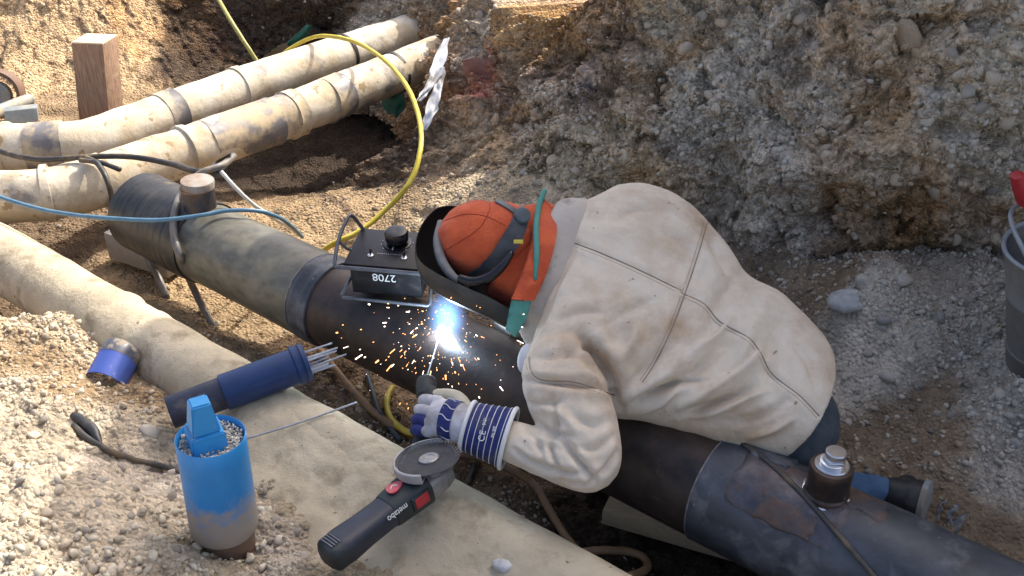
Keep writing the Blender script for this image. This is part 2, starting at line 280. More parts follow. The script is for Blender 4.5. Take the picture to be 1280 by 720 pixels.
def tube(P, r, n=10, sub=8, caps=True, closed=False):
    P = np.asarray(P, float)
    rr = np.full(len(P), r, float) if np.isscalar(r) else np.asarray(r, float)
    if sub > 1 and len(P) > 2:
        Q = catmull(np.c_[P, rr], sub, closed); P = Q[:, :3]; rr = Q[:, 3]
    T = np.gradient(P, axis=0) if not closed else np.roll(P, -1, 0) - np.roll(P, 1, 0)
    T /= np.linalg.norm(T, axis=1)[:, None] + 1e-12
    a = np.array([0, 0, 1.0]) if abs(T[0][2]) < 0.9 else np.array([1.0, 0, 0])
    u = nrm(np.cross(T[0], a)); V = []; m = len(P); ang = np.linspace(0, 2 * np.pi, n, endpoint=False)
    for i in range(m):
        u = nrm(u - (u @ T[i]) * T[i]); w = np.cross(T[i], u)
        V.append(P[i] + rr[i] * (np.cos(ang)[:, None] * u + np.sin(ang)[:, None] * w))
    V = np.concatenate(V); Fc = []
    for i in range(m if closed else m - 1):
        j = (i + 1) % m
        for k in range(n): Fc.append((i * n + k, i * n + (k + 1) % n, j * n + (k + 1) % n, j * n + k))
    if caps and not closed: Fc.append(tuple(range(n))[::-1]); Fc.append(tuple((m - 1) * n + k for k in range(n)))
    return V, Fc
def lathe(prof, C, A, n=32, ref=None, close=False):
    """prof: (radius, height) pairs along axis A from point C"""
    A = nrm(A); ref = np.array(ref if ref is not None else ([1.0, 0, 0] if abs(A[0]) < 0.9 else [0, 1.0, 0])); u = nrm(ref - (ref @ A) * A); w = np.cross(A, u)
    ang = np.linspace(0, 2 * np.pi, n, endpoint=False); V = []; Fc = []
    for r, h in prof: V.append(C + A * h + r * (np.cos(ang)[:, None] * u + np.sin(ang)[:, None] * w))
    V = np.concatenate(V); m = len(prof)
    for i in range(m - (0 if close else 1)):
        j = (i + 1) % m
        for k in range(n): Fc.append((i * n + k, i * n + (k + 1) % n, j * n + (k + 1) % n, j * n + k))
    if not close:
        if prof[0][0] > 1e-5: Fc.append(tuple(range(n))[::-1])
        if prof[-1][0] > 1e-5: Fc.append(tuple((m - 1) * n + k for k in range(n)))
    return V, Fc
def box(C, X, Y, Z, bev=0.0):
    """centre and three half-axis vectors, optional bevel"""
    C = np.asarray(C, float); X, Y, Z = (np.asarray(v, float) for v in (X, Y, Z))
    if bev <= 0:
        V = [C + a * X + b * Y + c * Z for a in (-1, 1) for b in (-1, 1) for c in (-1, 1)]
        return np.array(V), [(0, 1, 3, 2), (4, 6, 7, 5), (0, 4, 5, 1), (2, 3, 7, 6), (0, 2, 6, 4), (1, 5, 7, 3)]
    bm = bmesh.new(); lx, ly, lz = (np.linalg.norm(v) for v in (X, Y, Z))
    bmesh.ops.create_cube(bm, size=2.0)
    for v in bm.verts: v.co.x *= lx; v.co.y *= ly; v.co.z *= lz
    bmesh.ops.bevel(bm, geom=bm.edges[:], offset=bev, segments=2, affect='EDGES', profile=0.6)
    R = np.array([nrm(X), nrm(Y), nrm(Z)]); bm.verts.index_update()
    V = np.array([v.co[:] for v in bm.verts]) @ R + C; Fc = [[v.index for v in f.verts] for f in bm.faces]; bm.free()
    return V, Fc
def join(*parts):
    V = []; Fc = []; o = 0
    for v, f in parts:
        V.append(np.asarray(v)); Fc += [tuple(int(i) + o for i in q) for q in f]; o += len(v)
    return np.concatenate(V), Fc
def noisy(V, amp, freq, s=0):
    V = np.array(V, float)
    for k in range(3): V[:, k] += amp * fbm(V[:, (k + 1) % 3] * freq + k * 5.1, V[:, (k + 2) % 3] * freq + V[:, k] * freq * 0.7, 3, s + k)
    return V
def text(name, s, size, C, X, Y, m, parent, ext=0.0004):
    cu = bpy.data.curves.new(name, 'FONT'); cu.body = s; cu.size = size; cu.align_x = 'CENTER'; cu.align_y = 'CENTER'; cu.extrude = ext
    cu.materials.append(m); o = bpy.data.objects.new(name, cu); link(o, parent, (0, 0, 0))
    X = nrm(X); Y = nrm(np.asarray(Y) - (np.asarray(Y) @ X) * X); Z = np.cross(X, Y)
    Mx = Matrix.Identity(4)
    for i in range(3): Mx[i][0] = X[i]; Mx[i][1] = Y[i]; Mx[i][2] = Z[i]; Mx[i][3] = (np.asarray(C) - ORG[parent.name])[i]
    o.matrix_local = Mx; return o
def grid_faces(nu, nv):
    i = np.arange(nu - 1)[:, None] * nv + np.arange(nv - 1)[None]; i = i.ravel()
    return np.stack([i, i + nv, i + nv + 1, i + 1], 1)

# ------------------------------------------------------------------ ground sheet from survey points (pixel, height, colour)
SAND = (0.345, 0.255, 0.158); SANDL = (0.50, 0.41, 0.29); SOIL = (0.165, 0.122, 0.085); DARK = (0.052, 0.039, 0.030)  # DARK: dark soil, deepened further to paint the shade under the far pipes
GRAV = (0.54, 0.48, 0.40); BROWN = (0.275, 0.205, 0.138); MUD = (0.33, 0.28, 0.20); OCHRE = (0.36, 0.235, 0.115); GREY = (0.39, 0.345, 0.29); PALE = (0.50, 0.435, 0.34)
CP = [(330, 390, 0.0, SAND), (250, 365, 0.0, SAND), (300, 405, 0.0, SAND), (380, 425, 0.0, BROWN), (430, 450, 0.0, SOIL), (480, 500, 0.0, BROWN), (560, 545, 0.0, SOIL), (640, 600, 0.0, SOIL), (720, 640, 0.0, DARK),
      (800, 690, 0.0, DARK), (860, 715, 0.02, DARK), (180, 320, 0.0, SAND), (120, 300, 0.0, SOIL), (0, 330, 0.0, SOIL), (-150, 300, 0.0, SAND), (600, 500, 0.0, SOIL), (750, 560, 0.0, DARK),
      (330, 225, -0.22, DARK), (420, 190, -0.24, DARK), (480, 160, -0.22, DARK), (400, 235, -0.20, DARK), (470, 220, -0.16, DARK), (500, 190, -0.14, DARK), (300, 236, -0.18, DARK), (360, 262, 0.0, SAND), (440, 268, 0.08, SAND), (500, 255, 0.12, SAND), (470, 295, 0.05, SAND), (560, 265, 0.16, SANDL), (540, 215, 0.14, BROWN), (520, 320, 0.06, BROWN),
      (600, 245, 0.20, SANDL), (650, 222, 0.27, SANDL), (690, 235, 0.25, SANDL), (620, 330, 0.08, SOIL), (760, 300, 0.2, SOIL), (850, 350, 0.12, SOIL), (950, 400, 0.08, SOIL),
      (-100, 170, 0.05, SAND), (60, 165, 0.10, SAND), (200, 130, 0.05, SAND), (350, 80, 0.05, SOIL), (150, 170, 0.0, SOIL), (250, 250, 0.0, SOIL), (60, 280, 0.0, SOIL), (10, 215, 0.0, SOIL),
      (1100, 610, 0.03, BROWN), (1200, 640, 0.03, BROWN), (1270, 690, 0.03, BROWN), (1050, 540, 0.04, BROWN), (1100, 520, 0.06, BROWN), (1180, 560, 0.09, BROWN), (1270, 580, 0.14, GRAV), (1240, 500, 0.20, GRAV), (1160, 490, 0.13, BROWN), (1100, 460, 0.16, GRAV),
      (1060, 420, 0.18, GRAV), (1120, 420, 0.24, GRAV), (1080, 370, 0.30, GRAV), (1040, 350, 0.25, BROWN), (1180, 420, 0.24, GREY), (1230, 420, 0.25, GREY), (1280, 440, 0.27, GRAV), (1340, 480, 0.3, GRAV), (1400, 600, 0.2, GRAV), (1290, 500, 0.24, GRAV),
      (20, 405, 0.04, SOIL), (-60, 380, 0.04, SOIL), (75, 395, 0.29, SANDL), (30, 440, 0.31, SAND), (100, 430, 0.29, SANDL), (150, 480, 0.25, SAND), (190, 500, 0.24, SAND), (60, 470, 0.33, SAND), (5, 490, 0.38, PALE), (230, 530, 0.24, MUD), (-60, 450, 0.36, SAND),
      (100, 530, 0.37, PALE), (40, 540, 0.42, PALE), (160, 560, 0.33, PALE), (190, 590, 0.32, GRAV), (80, 600, 0.46, PALE), (30, 660, 0.52, PALE), (130, 650, 0.45, PALE), (200, 640, 0.37, PALE), (205, 700, 0.38, PALE), (90, 715, 0.52, PALE), (275, 700, 0.32, MUD), (240, 690, 0.34, MUD),
      (330, 600, 0.285, MUD), (340, 650, 0.28, GREY), (370, 690, 0.275, GREY), (330, 710, 0.30, GREY), (300, 560, 0.27, MUD), (390, 640, 0.275, MUD), (450, 700, 0.27, MUD), (520, 725, 0.26, MUD), (420, 780, 0.28, MUD), (600, 800, 0.24, MUD), (100, 800, 0.52, PALE), (800, 820, 0.22, MUD), (250, 460, 0.2, MUD)]
cpP = np.array([atz(a, b, z) for a, b, z, c in CP]); cpC = np.array([c for *_, c in CP])
extra = [(-3.5, 2.0, 0.7, PALE), (-3.5, 3.4, 0.4, SAND), (-4, 4.8, 0.2, SAND), (-2, 0.8, 0.7, PALE), (0, 0.2, 0.5, PALE), (1.5, 0.0, 0.4, PALE), (2.5, -0.3, 0.3, PALE), (3.2, 0.9, 0.15, GRAV), (3.4, 1.6, 0.3, GRAV), (0.2, 4.6, 0.25, SOIL), (1.4, 3.5, 0.25, SOIL), (2.2, 2.6, 0.3, GRAV), (-1, 6.2, 0.1, SOIL), (-3, 6.2, 0.15, SAND)]
cpP = np.r_[cpP, np.array([e[:3] for e in extra])]; cpC = np.r_[cpC, np.array([e[3] for e in extra])]
def _phi(d): return np.sqrt(d * d + 0.0025)
def _fit(P, z, lam=0.004):
    n = len(P); A = np.zeros((n + 3, n + 3)); D = np.hypot(P[:, None, 0] - P[None, :, 0], P[:, None, 1] - P[None, :, 1])
    A[:n, :n] = -_phi(D) + lam * np.eye(n) * -1; A[:n, n] = 1; A[:n, n + 1:] = P[:, :2]; A[n:, :n] = A[:n, n:].T
    return np.linalg.solve(A, np.r_[z, 0, 0, 0])
cpW = _fit(cpP, cpP[:, 2])
def base_h(x, y):
    x = np.asarray(x, float); y = np.asarray(y, float); sh = x.shape; x = x.ravel(); y = y.ravel(); out = np.empty(len(x))
    for i in range(0, len(x), 40000):
        D = np.hypot(x[i:i + 40000, None] - cpP[None, :, 0], y[i:i + 40000, None] - cpP[None, :, 1])
        out[i:i + 40000] = -_phi(D) @ cpW[:-3] + cpW[-3] + cpW[-2] * x[i:i + 40000] + cpW[-1] * y[i:i + 40000]
    return np.clip(out.reshape(sh), -0.35, 0.9)
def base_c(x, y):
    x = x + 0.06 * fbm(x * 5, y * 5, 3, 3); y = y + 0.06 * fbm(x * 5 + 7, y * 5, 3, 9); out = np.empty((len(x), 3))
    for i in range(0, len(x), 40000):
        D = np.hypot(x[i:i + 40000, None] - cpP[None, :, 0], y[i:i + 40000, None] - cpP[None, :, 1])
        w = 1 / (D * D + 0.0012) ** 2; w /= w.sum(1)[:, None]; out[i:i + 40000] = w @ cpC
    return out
xs = np.r_[np.linspace(-14, -3.2, 28), np.linspace(-3.17, -2.2, 50), np.linspace(-2.18, 2.3, 410), np.linspace(2.34, 3.4, 30), np.linspace(3.6, 12, 22)]
ys = np.r_[np.linspace(-8, 0.8, 24), np.linspace(0.85, 1.2, 16), np.linspace(1.21, 4.6, 310), np.linspace(4.62, 6.2, 90), np.linspace(6.4, 14, 16)]
gx, gy = np.meshgrid(xs, ys, indexing='ij'); X0, Y0 = gx.ravel(), gy.ravel()
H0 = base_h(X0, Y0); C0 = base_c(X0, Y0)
lum = C0.mean(1); sandy = np.clip((C0[:, 0] - C0[:, 2]) / (C0.mean(1) + 1e-6) - 0.35, 0, 1)
rough = np.clip(1.15 - sandy * 1.9, 0.28, 1.2)
Hd = H0 + rough * (0.030 * fbm(X0 * 5, Y0 * 5, 3, 20) + 0.032 * (cells(X0 * 11, Y0 * 11, 31) - 0.5) * np.clip(fbm(X0 * 3, Y0 * 3, 2, 5) + 0.5, 0, 1.3) + 0.018 * (cells(X0 * 25, Y0 * 25, 41) - 0.5) + 0.009 * fbm(X0 * 36, Y0 * 36, 2, 51))
# loose clods of sand
Hd += 0.03 * np.clip(fbm(X0 * 9, Y0 * 9, 3, 61) - 0.45, 0, 1) * (sandy > 0.2)
C0 = C0 * (1 + 0.22 * fbm(X0 * 7, Y0 * 7, 4, 71))[:, None] * (1 + 0.10 * fbm(X0 * 60, Y0 * 60, 2, 72))[:, None]
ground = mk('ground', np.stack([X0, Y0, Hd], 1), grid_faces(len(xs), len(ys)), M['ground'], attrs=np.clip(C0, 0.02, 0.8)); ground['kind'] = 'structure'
HG = Hd.reshape(len(xs), len(ys))
def gz(x, y):
    x = np.asarray(x, float); y = np.asarray(y, float)
    i = np.clip(np.searchsorted(xs, x) - 1, 0, len(xs) - 2); j = np.clip(np.searchsorted(ys, y) - 1, 0, len(ys) - 2)
    fx = (x - xs[i]) / (xs[i + 1] - xs[i]); fy = (y - ys[j]) / (ys[j + 1] - ys[j])
    return HG[i, j] * (1 - fx) * (1 - fy) + HG[i + 1, j] * fx * (1 - fy) + HG[i, j + 1] * (1 - fx) * fy + HG[i + 1, j + 1] * fx * fy
def ong(px, py, off=0.0):
    r = ray(px, py); t = np.linspace(1.2, 7, 1200); P = CAM + r[None] * t[:, None]
    k = np.argmax(P[:, 2] - off < gz(P[:, 0], P[:, 1])); return P[k]

# ------------------------------------------------------------------ trench wall: one folded sheet along the trench, then back over the top
BASE = np.array([(4.6, 0.6), (3.4, 1.5), (2.45, 2.42), (1.92, 2.86), (1.46, 3.06), (0.97, 3.25), (0.42, 3.60), (-0.02, 3.88), (-0.34, 4.20), (-0.42, 4.85), (-0.55, 5.6), (-1.15, 5.76), (-1.62, 5.62), (-2.1, 5.35), (-2.9, 5.2), (-4.6, 5.0)])
LEAN = np.array([0.35, 0.35, 0.30, 0.26, 0.24, 0.26, 0.38, 0.58, 0.52, 0.40, 0.45, 0.60, 1.3, 1.7, 1.8, 1.8])
HTOP = np.array([1.6, 1.6, 1.5, 1.45, 1.4, 1.35, 1.15, 0.84, 0.78, 0.72, 0.72, 0.75, 0.8, 0.9, 0.9, 0.9])
BZ = np.array([0.1, 0.1, 0.15, 0.18, 0.16, 0.1, 0.1, 0.15, 0.05, -0.05, -0.05, -0.05, 0.0, 0.05, 0.05, 0.05])
Q = catmull(np.c_[BASE, LEAN, HTOP, BZ], 60); seg = np.r_[0, np.cumsum(np.hypot(*np.diff(Q[:, :2], axis=0).T))]
tw = np.r_[np.arange(0, seg[110], 0.05), np.arange(seg[110], seg[60 * 11], 0.0072), np.arange(seg[60 * 11], seg[60 * 14], 0.011), np.arange(seg[60 * 14], seg[-1], 0.05)]; Qr = np.stack([np.interp(tw, seg, Q[:, k]) for k in range(5)], 1)
tg = np.stack([np.interp(tw, seg, np.convolve(np.pad(np.gradient(Q[:, c], seg + np.arange(len(seg)) * 1e-9), 40, 'edge'), np.ones(81) / 81, 'valid')) for c in (0, 1)], 1)
tg /= np.linalg.norm(tg, axis=1)[:, None]
bk = np.stack([tg[:, 1], -tg[:, 0]], 1)                     # pointing back into the bank
nv1 = 190; vf = np.r_[np.linspace(-0.12, 1, nv1), 1 + np.array([0.004, 0.01, 0.02, 0.05, 0.1, 0.3, 1.0])]
TT, VV = np.meshgrid(tw, vf, indexing='ij'); idx = np.repeat(np.arange(len(tw)), len(vf)).reshape(TT.shape)
face = np.clip(VV, None, 1); hgt = Qr[idx, 4] + face * (Qr[idx, 3] - Qr[idx, 4]); back = np.clip(VV - 1, 0, None) * 6.0
rel = (hgt - Qr[idx, 4])
foot = (0.16 + 0.16 * np.exp(-((Qr[idx, 0] - 0.0) / 0.35) ** 2)) * np.exp(-np.clip(rel, 0, None) / 0.12)          # talus at the toe
off = Qr[idx, 2] * rel - foot
u, v = TT, rel
big = 0.11 * fbm(u * 1.7, v * 1.5, 3, 101) + 0.09 * (cells(u * 2.7 + 0.35 * fbm(u * 3, v * 3, 2, 7), v * 2.5 + 0.3 * fbm(u * 4, v * 3, 2, 6), 111) - 0.5) + 0.035 * fbm(v * 9 + 1.2 * fbm(u * 1.5, v, 2, 14), u * 1.2, 2, 15)
wu = u + 0.02 * fbm(u * 12, v * 12, 3, 8); wv2 = v + 0.02 * fbm(u * 12 + 5, v * 12, 3, 18)
med = 0.085 * facets(wu * 6.5, wv2 * 7, 121) * np.clip(0.8 + fbm(u * 2, v * 2, 2, 131), 0.2, 1.5)
pebz = np.clip(0.5 + 0.9 * fbm(u * 1.9, v * 2.1, 2, 165), 0.1, 1.2)
fine = 0.050 * facets(wu * 14, wv2 * 15, 141) + 0.024 * facets(u * 31, v * 33, 145) + 0.016 * (cells(u * 36, v * 38, 151) - 0.5) * pebz + 0.008 * (cells(u * 62, v * 66, 155) - 0.5) + 0.020 * fbm(u * 13, v * 13, 4, 161, 0.6)
overh = 0.10 * np.exp(-((rel - 0.42) / 0.14) ** 2) * np.clip(fbm(u * 1.3, v * 0 + 3, 2, 171) + 0.5, 0, 1)
soft = np.interp(TT, [0, seg[60 * 11], seg[60 * 12], seg[-1]], [1, 1, 0.45, 0.35])
disp = (big * np.clip(soft * 1.3 - 0.3, 0.25, 1) + med * soft + fine * soft + overh) * np.clip(1.15 - back, 0, 1)
PX = Qr[idx, 0] + bk[idx, 0] * (off + back - disp * 0.9); PY = Qr[idx, 1] + bk[idx, 1] * (off + back - disp * 0.9); PZ = hgt + disp * 0.35
WV = np.stack([PX.ravel(), PY.ravel(), PZ.ravel()], 1)
zones = [(600, 90, (0.26, 0.105, 0.075), .08), (585, 60, (0.22, 0.15, 0.10), .06), (640, 70, BROWN, .06), (690, 40, OCHRE, .15), (640, 20, OCHRE, .1), (560, 30, BROWN, .1), (570, 180, BROWN, .1), (545, 130, BROWN, .1), (590, 30, GREY, .08), (650, 130, GREY, .12), (720, 100, (0.16, 0.135, 0.125), .15), (620, 180, PALE, .1), (700, 180, SANDL, .1), (660, 210, SANDL, .1),
         (760, 170, SANDL, .09), (790, 110, BROWN, .12), (740, 40, (0.20, 0.14, 0.09), .1), (770, 70, (0.20, 0.145, 0.10), .1), (600, 130, (0.17, 0.125, 0.09), .08), (680, 90, (0.18, 0.13, 0.10), .08), (570, 215, (0.20, 0.15, 0.10), .06), (730, 150, (0.18, 0.135, 0.10), .06), (810, 230, OCHRE, .12), (870, 60, (0.34, 0.315, 0.27), .12), (840, 20, PALE, .1), (900, 150, GREY, .15), (930, 250, BROWN, .15), (850, 200, (0.17, 0.14, 0.115), .12), (980, 60, (0.27, 0.245, 0.215), .15), (990, 160, BROWN, .12), (1000, 300, SOIL, .15), (930, 300, SOIL, .1), (1080, 120, (0.30, 0.26, 0.21), .15), (1000, 230, BROWN, .1), (960, 200, (0.27, 0.22, 0.16), .1), (1040, 90, GRAV, .1), (1140, 180, PALE, .1), (1180, 40, PALE, .1), (1270, 80, PALE, .1), (1060, 220, BROWN, .12),
         (1110, 60, PALE, .1), (1170, 110, (0.34, 0.315, 0.275), .13), (1230, 40, GRAV, .15), (1250, 130, PALE, .1), (1220, 200, GRAV, .12), (1180, 250, BROWN, .12), (1110, 300, BROWN, .1), (1200, 340, (0.19, 0.15, 0.105), .12), (1150, 360, SOIL, .1), (1270, 300, BROWN, .1), (1260, 370, (0.22, 0.18, 0.13), .1), (1050, 320, SOIL, .1),
         (100, 60, SAND, .4), (60, 20, SAND, .3), (160, 60, SAND, .2), (190, 100, SAND, .2), (185, 20, SAND, .2), (235, 20, DARK, .2), (240, 80, DARK, .2), (300, 50, DARK, .3), (400, 20, DARK, .3), (470, 20, GREY, .15), (520, 20, BROWN, .15), (500, 190, DARK, .15), (520, 220, SOIL, .1)]  # dark entries deepen the soil to paint the far bank's shade
wpx, wpy, wd = proj(WV)
zP = []; zC = []
for a, b, c, rad in zones:
    m2 = (wpx - a) ** 2 + (wpy - b) ** 2 + np.where(wd < 0.5, 1e9, 0); cand = np.where(m2 < max(m2.min() * 1.5, 60))[0]; kk = cand[np.argmin(wd[cand])]
    zP.append(WV[kk]); zC.append(c)
zP += [np.array([3.2, 2.0, 1.0]), np.array([3.0, 2.2, 0.3]), np.array([-3.5, 5.5, 0.5])]; zC += [PALE, BROWN, SAND]
zP = np.array(zP); zC = np.array(zC)
WC = np.empty((len(WV), 3)); wob = np.stack([0.10 * fbm(TT.ravel() * 4, VV.ravel() * 5, 3, 201), 0.10 * fbm(TT.ravel() * 4 + 9, VV.ravel() * 5, 3, 202), 0.10 * fbm(TT.ravel() * 4, VV.ravel() * 5 + 9, 3, 203)], 1)
for i in range(0, len(WV), 30000):
    D2 = ((WV[i:i + 30000] + wob[i:i + 30000])[:, None] - zP[None]) ** 2; w = 1 / (D2.sum(2) + 0.003) ** 2.2; w /= w.sum(1)[:, None]; WC[i:i + 30000] = w @ zC
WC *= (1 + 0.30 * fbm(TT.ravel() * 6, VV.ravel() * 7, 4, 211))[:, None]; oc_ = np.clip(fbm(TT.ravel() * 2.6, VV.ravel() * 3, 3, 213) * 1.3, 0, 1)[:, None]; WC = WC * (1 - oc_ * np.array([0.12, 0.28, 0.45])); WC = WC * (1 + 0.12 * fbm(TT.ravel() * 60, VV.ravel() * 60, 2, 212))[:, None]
lens = np.clip((fbm(TT.ravel() * 1.5 + 3, rel.ravel() * 2.4, 4, 221) - 0.02) * 2.2, 0, 1) * np.clip((wpx - 760) / 200, 0, 1); lens = np.where(wd > 0.5, lens, 0)[:, None]
WC = WC * (1 - 0.65 * lens) + np.array([0.42, 0.39, 0.345]) * 0.65 * lens * (1 + 0.15 * fbm(TT.ravel() * 20, rel.ravel() * 20, 2, 222))[:, None]
hol = np.clip(-disp.ravel() * 6 - 0.15, 0, 1)[:, None]; WC = WC * (1 - 0.25 * hol) + np.array([0.13, 0.095, 0.065]) * 0.25 * hol   # blends dark brown into the hollows of the relief
WC = np.clip(WC, 0.02, None); WC *= np.minimum(1.0, 0.34 / WC.max(1))[:, None]
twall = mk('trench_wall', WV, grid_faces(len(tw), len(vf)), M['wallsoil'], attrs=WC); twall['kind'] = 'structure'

# added bank, out of view, its outline shaped to throw the shade over the welder
OUT = [(-1.80, 0.6), (-1.78, 1.2), (-1.86, 1.55), (-2.20, 1.72), (-2.38, 1.92), (-2.40, 2.08), (-2.30, 2.4), (-2.36, 2.72), (-2.34, 2.90), (-2.24, 3.04), (-2.08, 3.2), (-1.92, 3.34), (-1.80, 3.5), (-1.5, 3.8), (-0.6, 4.0), (0.2, 4.2), (1.2, 4.3), (2.6, 4.1), (4.2, 3.6), (6.5, 2.6), (7, 0.6)]
oc = catmull(np.array(OUT), 6); bv = []; nb = 26
for j in range(nb):
    f = j / (nb - 1); dn = 3.75 + 2.6 * f; sc = math.sin(math.pi * min(0.5 + f * 0.5, 1)) if f > 0.3 else 1.0
    for s_, z_ in oc:
        p = DIR * s_ + NRM * dn; bv.append((p[0], p[1], 0.6 + (z_ - 0.6) * max(sc, 0.1)))
bv = noisy(np.array(bv), 0.035, 5, 301); no = len(oc)
bf = list(map(tuple, grid_faces(nb, no))) + [tuple(range(no)), tuple((nb - 1) * no + k for k in range(no))[::-1]]
bank = mk('shade_bank', bv, bf, mat('shade_bank_soil', (0.20, 0.15, 0.10), (0.34, 0.28, 0.2), 9, 0.95, bump=0.5, bscale=30)); bank['kind'] = 'structure'
# the near side of the trench, behind and beside the photographer
far_street = mk('street', np.array([(-30, -30, 0.66), (30, -30, 0.66), (30, -2.6, 0.66), (-30, -2.6, 0.66), (30, -2.6, -0.2), (-30, -2.6, -0.2)]), [(0, 1, 2, 3), (3, 2, 4, 5)], mat('street_concrete', (0.42, 0.40, 0.37), (0.52, 0.50, 0.46), 30, 0.9, bump=0.3), smooth=False); far_street['kind'] = 'structure'

# ------------------------------------------------------------------ stones
def stone_mesh(seed, sub=2):
    r = np.random.default_rng(seed); bm = bmesh.new(); bmesh.ops.create_icosphere(bm, subdivisions=sub, radius=1.0)
    V = np.array([v.co[:] for v in bm.verts]); Fc = np.array([[v.index for v in f.verts] for f in bm.faces]); bm.free()
    for _ in range(11):
        d = nrm(r.normal(size=3)); h = r.uniform(0.55, 0.88); e = V @ d - h; V = V - np.clip(e, 0, None)[:, None] * d * 0.95
    V = noisy(V, 0.045, 1.8, seed) * np.array([1, r.uniform(0.65, 0.95), r.uniform(0.45, 0.75)])
    return V, Fc
SM = [stone_mesh(400 + i) for i in range(9)]; SMl = [stone_mesh(440 + i, 1) for i in range(8)]
SME = []
for v, f in SM:
    me = bpy.data.meshes.new('stone'); me.from_pydata([tuple(q) for q in v], [], [tuple(int(k) for k in q) for q in f]); me.polygons.foreach_set('use_smooth', np.ones(len(me.polygons), bool)); me.materials.append(M['stone']); SME.append(me)
def stone_col(local, dusty=0.5):
    t = random.uniform(0.1, 1.0) * (1 - dusty); g = random.choice([(0.40, 0.375, 0.34), (0.34, 0.33, 0.315), (0.45, 0.41, 0.35), (0.37, 0.31, 0.24)]); k = random.uniform(0.75, 1.35)
    c = [(l * (1 - t) + q * t) * k for l, q in zip(local, g)]; f = min(1.0, 0.66 / max(c)); return (c[0] * f, c[1] * f, c[2] * f, 1.0)
def place_stone(P, size, parent, local, rot=None, name='stone', dusty=0.4):
    k = random.randrange(9); o = bpy.data.objects.new(name, SME[k]); COL.objects.link(o); o.color = stone_col(local, dusty)
    o.parent = parent; o.location = P; o.scale = (size, size * random.uniform(0.8, 1.1), size * random.uniform(0.8, 1.1))
    o.rotation_euler = rot or (random.uniform(-0.5, 0.5), random.uniform(-0.5, 0.5), random.uniform(0, 6.3)); ORG[o.name] = ORG[parent.name]; return o
def pebbles(name, P, S, Ccol, parent):
    n = len(P); Vs = []; Fs = []; Cs = []; o = 0; r = np.random.default_rng(len(P))
    for i in range(n):
        v, f = SMl[i % 8]; q = r.normal(size=4); q /= np.linalg.norm(q); w, x, y, z = q
        R = np.array([[1 - 2 * (y * y + z * z), 2 * (x * y - z * w), 2 * (x * z + y * w)], [2 * (x * y + z * w), 1 - 2 * (x * x + z * z), 2 * (y * z - x * w)], [2 * (x * z - y * w), 2 * (y * z + x * w), 1 - 2 * (x * x + y * y)]])
        Ccol[i] *= min(1.0, 0.60 / Ccol[i].max())
        Vs.append((v * S[i]) @ R.T + P[i]); Fs.append(f + o); o += len(v); Cs.append(np.repeat(Ccol[i][None], len(v), 0))
    ob = mk(name, np.concatenate(Vs), np.concatenate(Fs), M['pebble'], parent, smooth=True, attrs=np.clip(np.concatenate(Cs), 0.02, 0.58)); ob['kind'] = 'stuff'; return ob
def pebcol(base, n):
    g = np.exp(rng.normal(-0.06, 0.26, n))[:, None]; grey = np.array([0.46, 0.415, 0.345]); t = rng.uniform(0.0, 0.85, n)[:, None]
    return (base * (1 - t) + grey * t * 1.05) * g
# ground pebbles
xr = np.r_[rng.uniform(-2.3, 2.3, 60000), rng.uniform(-1.6, 0.1, 30000), rng.uniform(0.6, 2.0, 22000)]; yr = np.r_[rng.uniform(1.0, 4.6, 60000), rng.uniform(1.2, 2.7, 30000), rng.uniform(1.6, 3.3, 22000)]; cc = base_c(xr, yr); sd_ = np.clip((cc[:, 0] - cc[:, 2]) / cc.mean(1), 0, 2)
dens = np.clip(1.15 - sd_ * 1.25, 0.02, 1) * np.clip(cc.mean(1) / 0.28, 0.15, 1.1) * np.clip(0.45 + 1.2 * fbm(xr * 3.0, yr * 3.0, 3, 501), 0.03, 1.5)
px_, py_, d_ = proj(np.stack([xr, yr, gz(xr, yr)], 1)); vis = (px_ > -40) & (px_ < 1320) & (py_ > -40) & (py_ < 760)
nearpipe = np.abs(np.stack([xr, yr], 1) @ NRM[:2] - 1.335) < 0.10
keep = vis & ~nearpipe & (rng.uniform(size=len(xr)) < dens * 0.85); xr, yr, cc = xr[keep], yr[keep], cc[keep]
sz = np.exp(rng.normal(-5.25, 0.58, len(xr))); sz = np.clip(sz, 0.002, 0.017)
pebbles('gravel', np.stack([xr, yr, gz(xr, yr) + sz * 0.15], 1), sz, pebcol(cc * np.array([1.3, 1.27, 1.22]), len(xr)) * 1.1, ground)
# wall pebbles
ins = np.where((wpx > -30) & (wpx < 1310) & (wpy > -40) & (wpy < 480) & (VV.ravel() < 1))[0]
pick = rng.choice(ins, 26000); lw = WC[pick].mean(1)
keepw = rng.uniform(size=len(pick)) < np.clip((lw - 0.10) / 0.22, 0.06, 1) * np.clip(0.45 + 0.9 * fbm(TT.ravel()[pick] * 2.3, VV.ravel()[pick] * 2.5, 2, 511), 0.05, 1.3) * np.where(wpx[pick] < 220, 0.15, 1)
pick = pick[keepw]; sz = np.clip(np.exp(rng.normal(-4.75, 0.45, len(pick))), 0.004, 0.018)
pebbles('gravel', WV[pick] + rng.normal(0, 0.004, (len(pick), 3)) + np.array([NRM[0], NRM[1], 0]) * 0.003, sz, pebcol(WC[pick] * np.array([2.1, 2.0, 1.84]), len(pick)) * 1.2, twall)
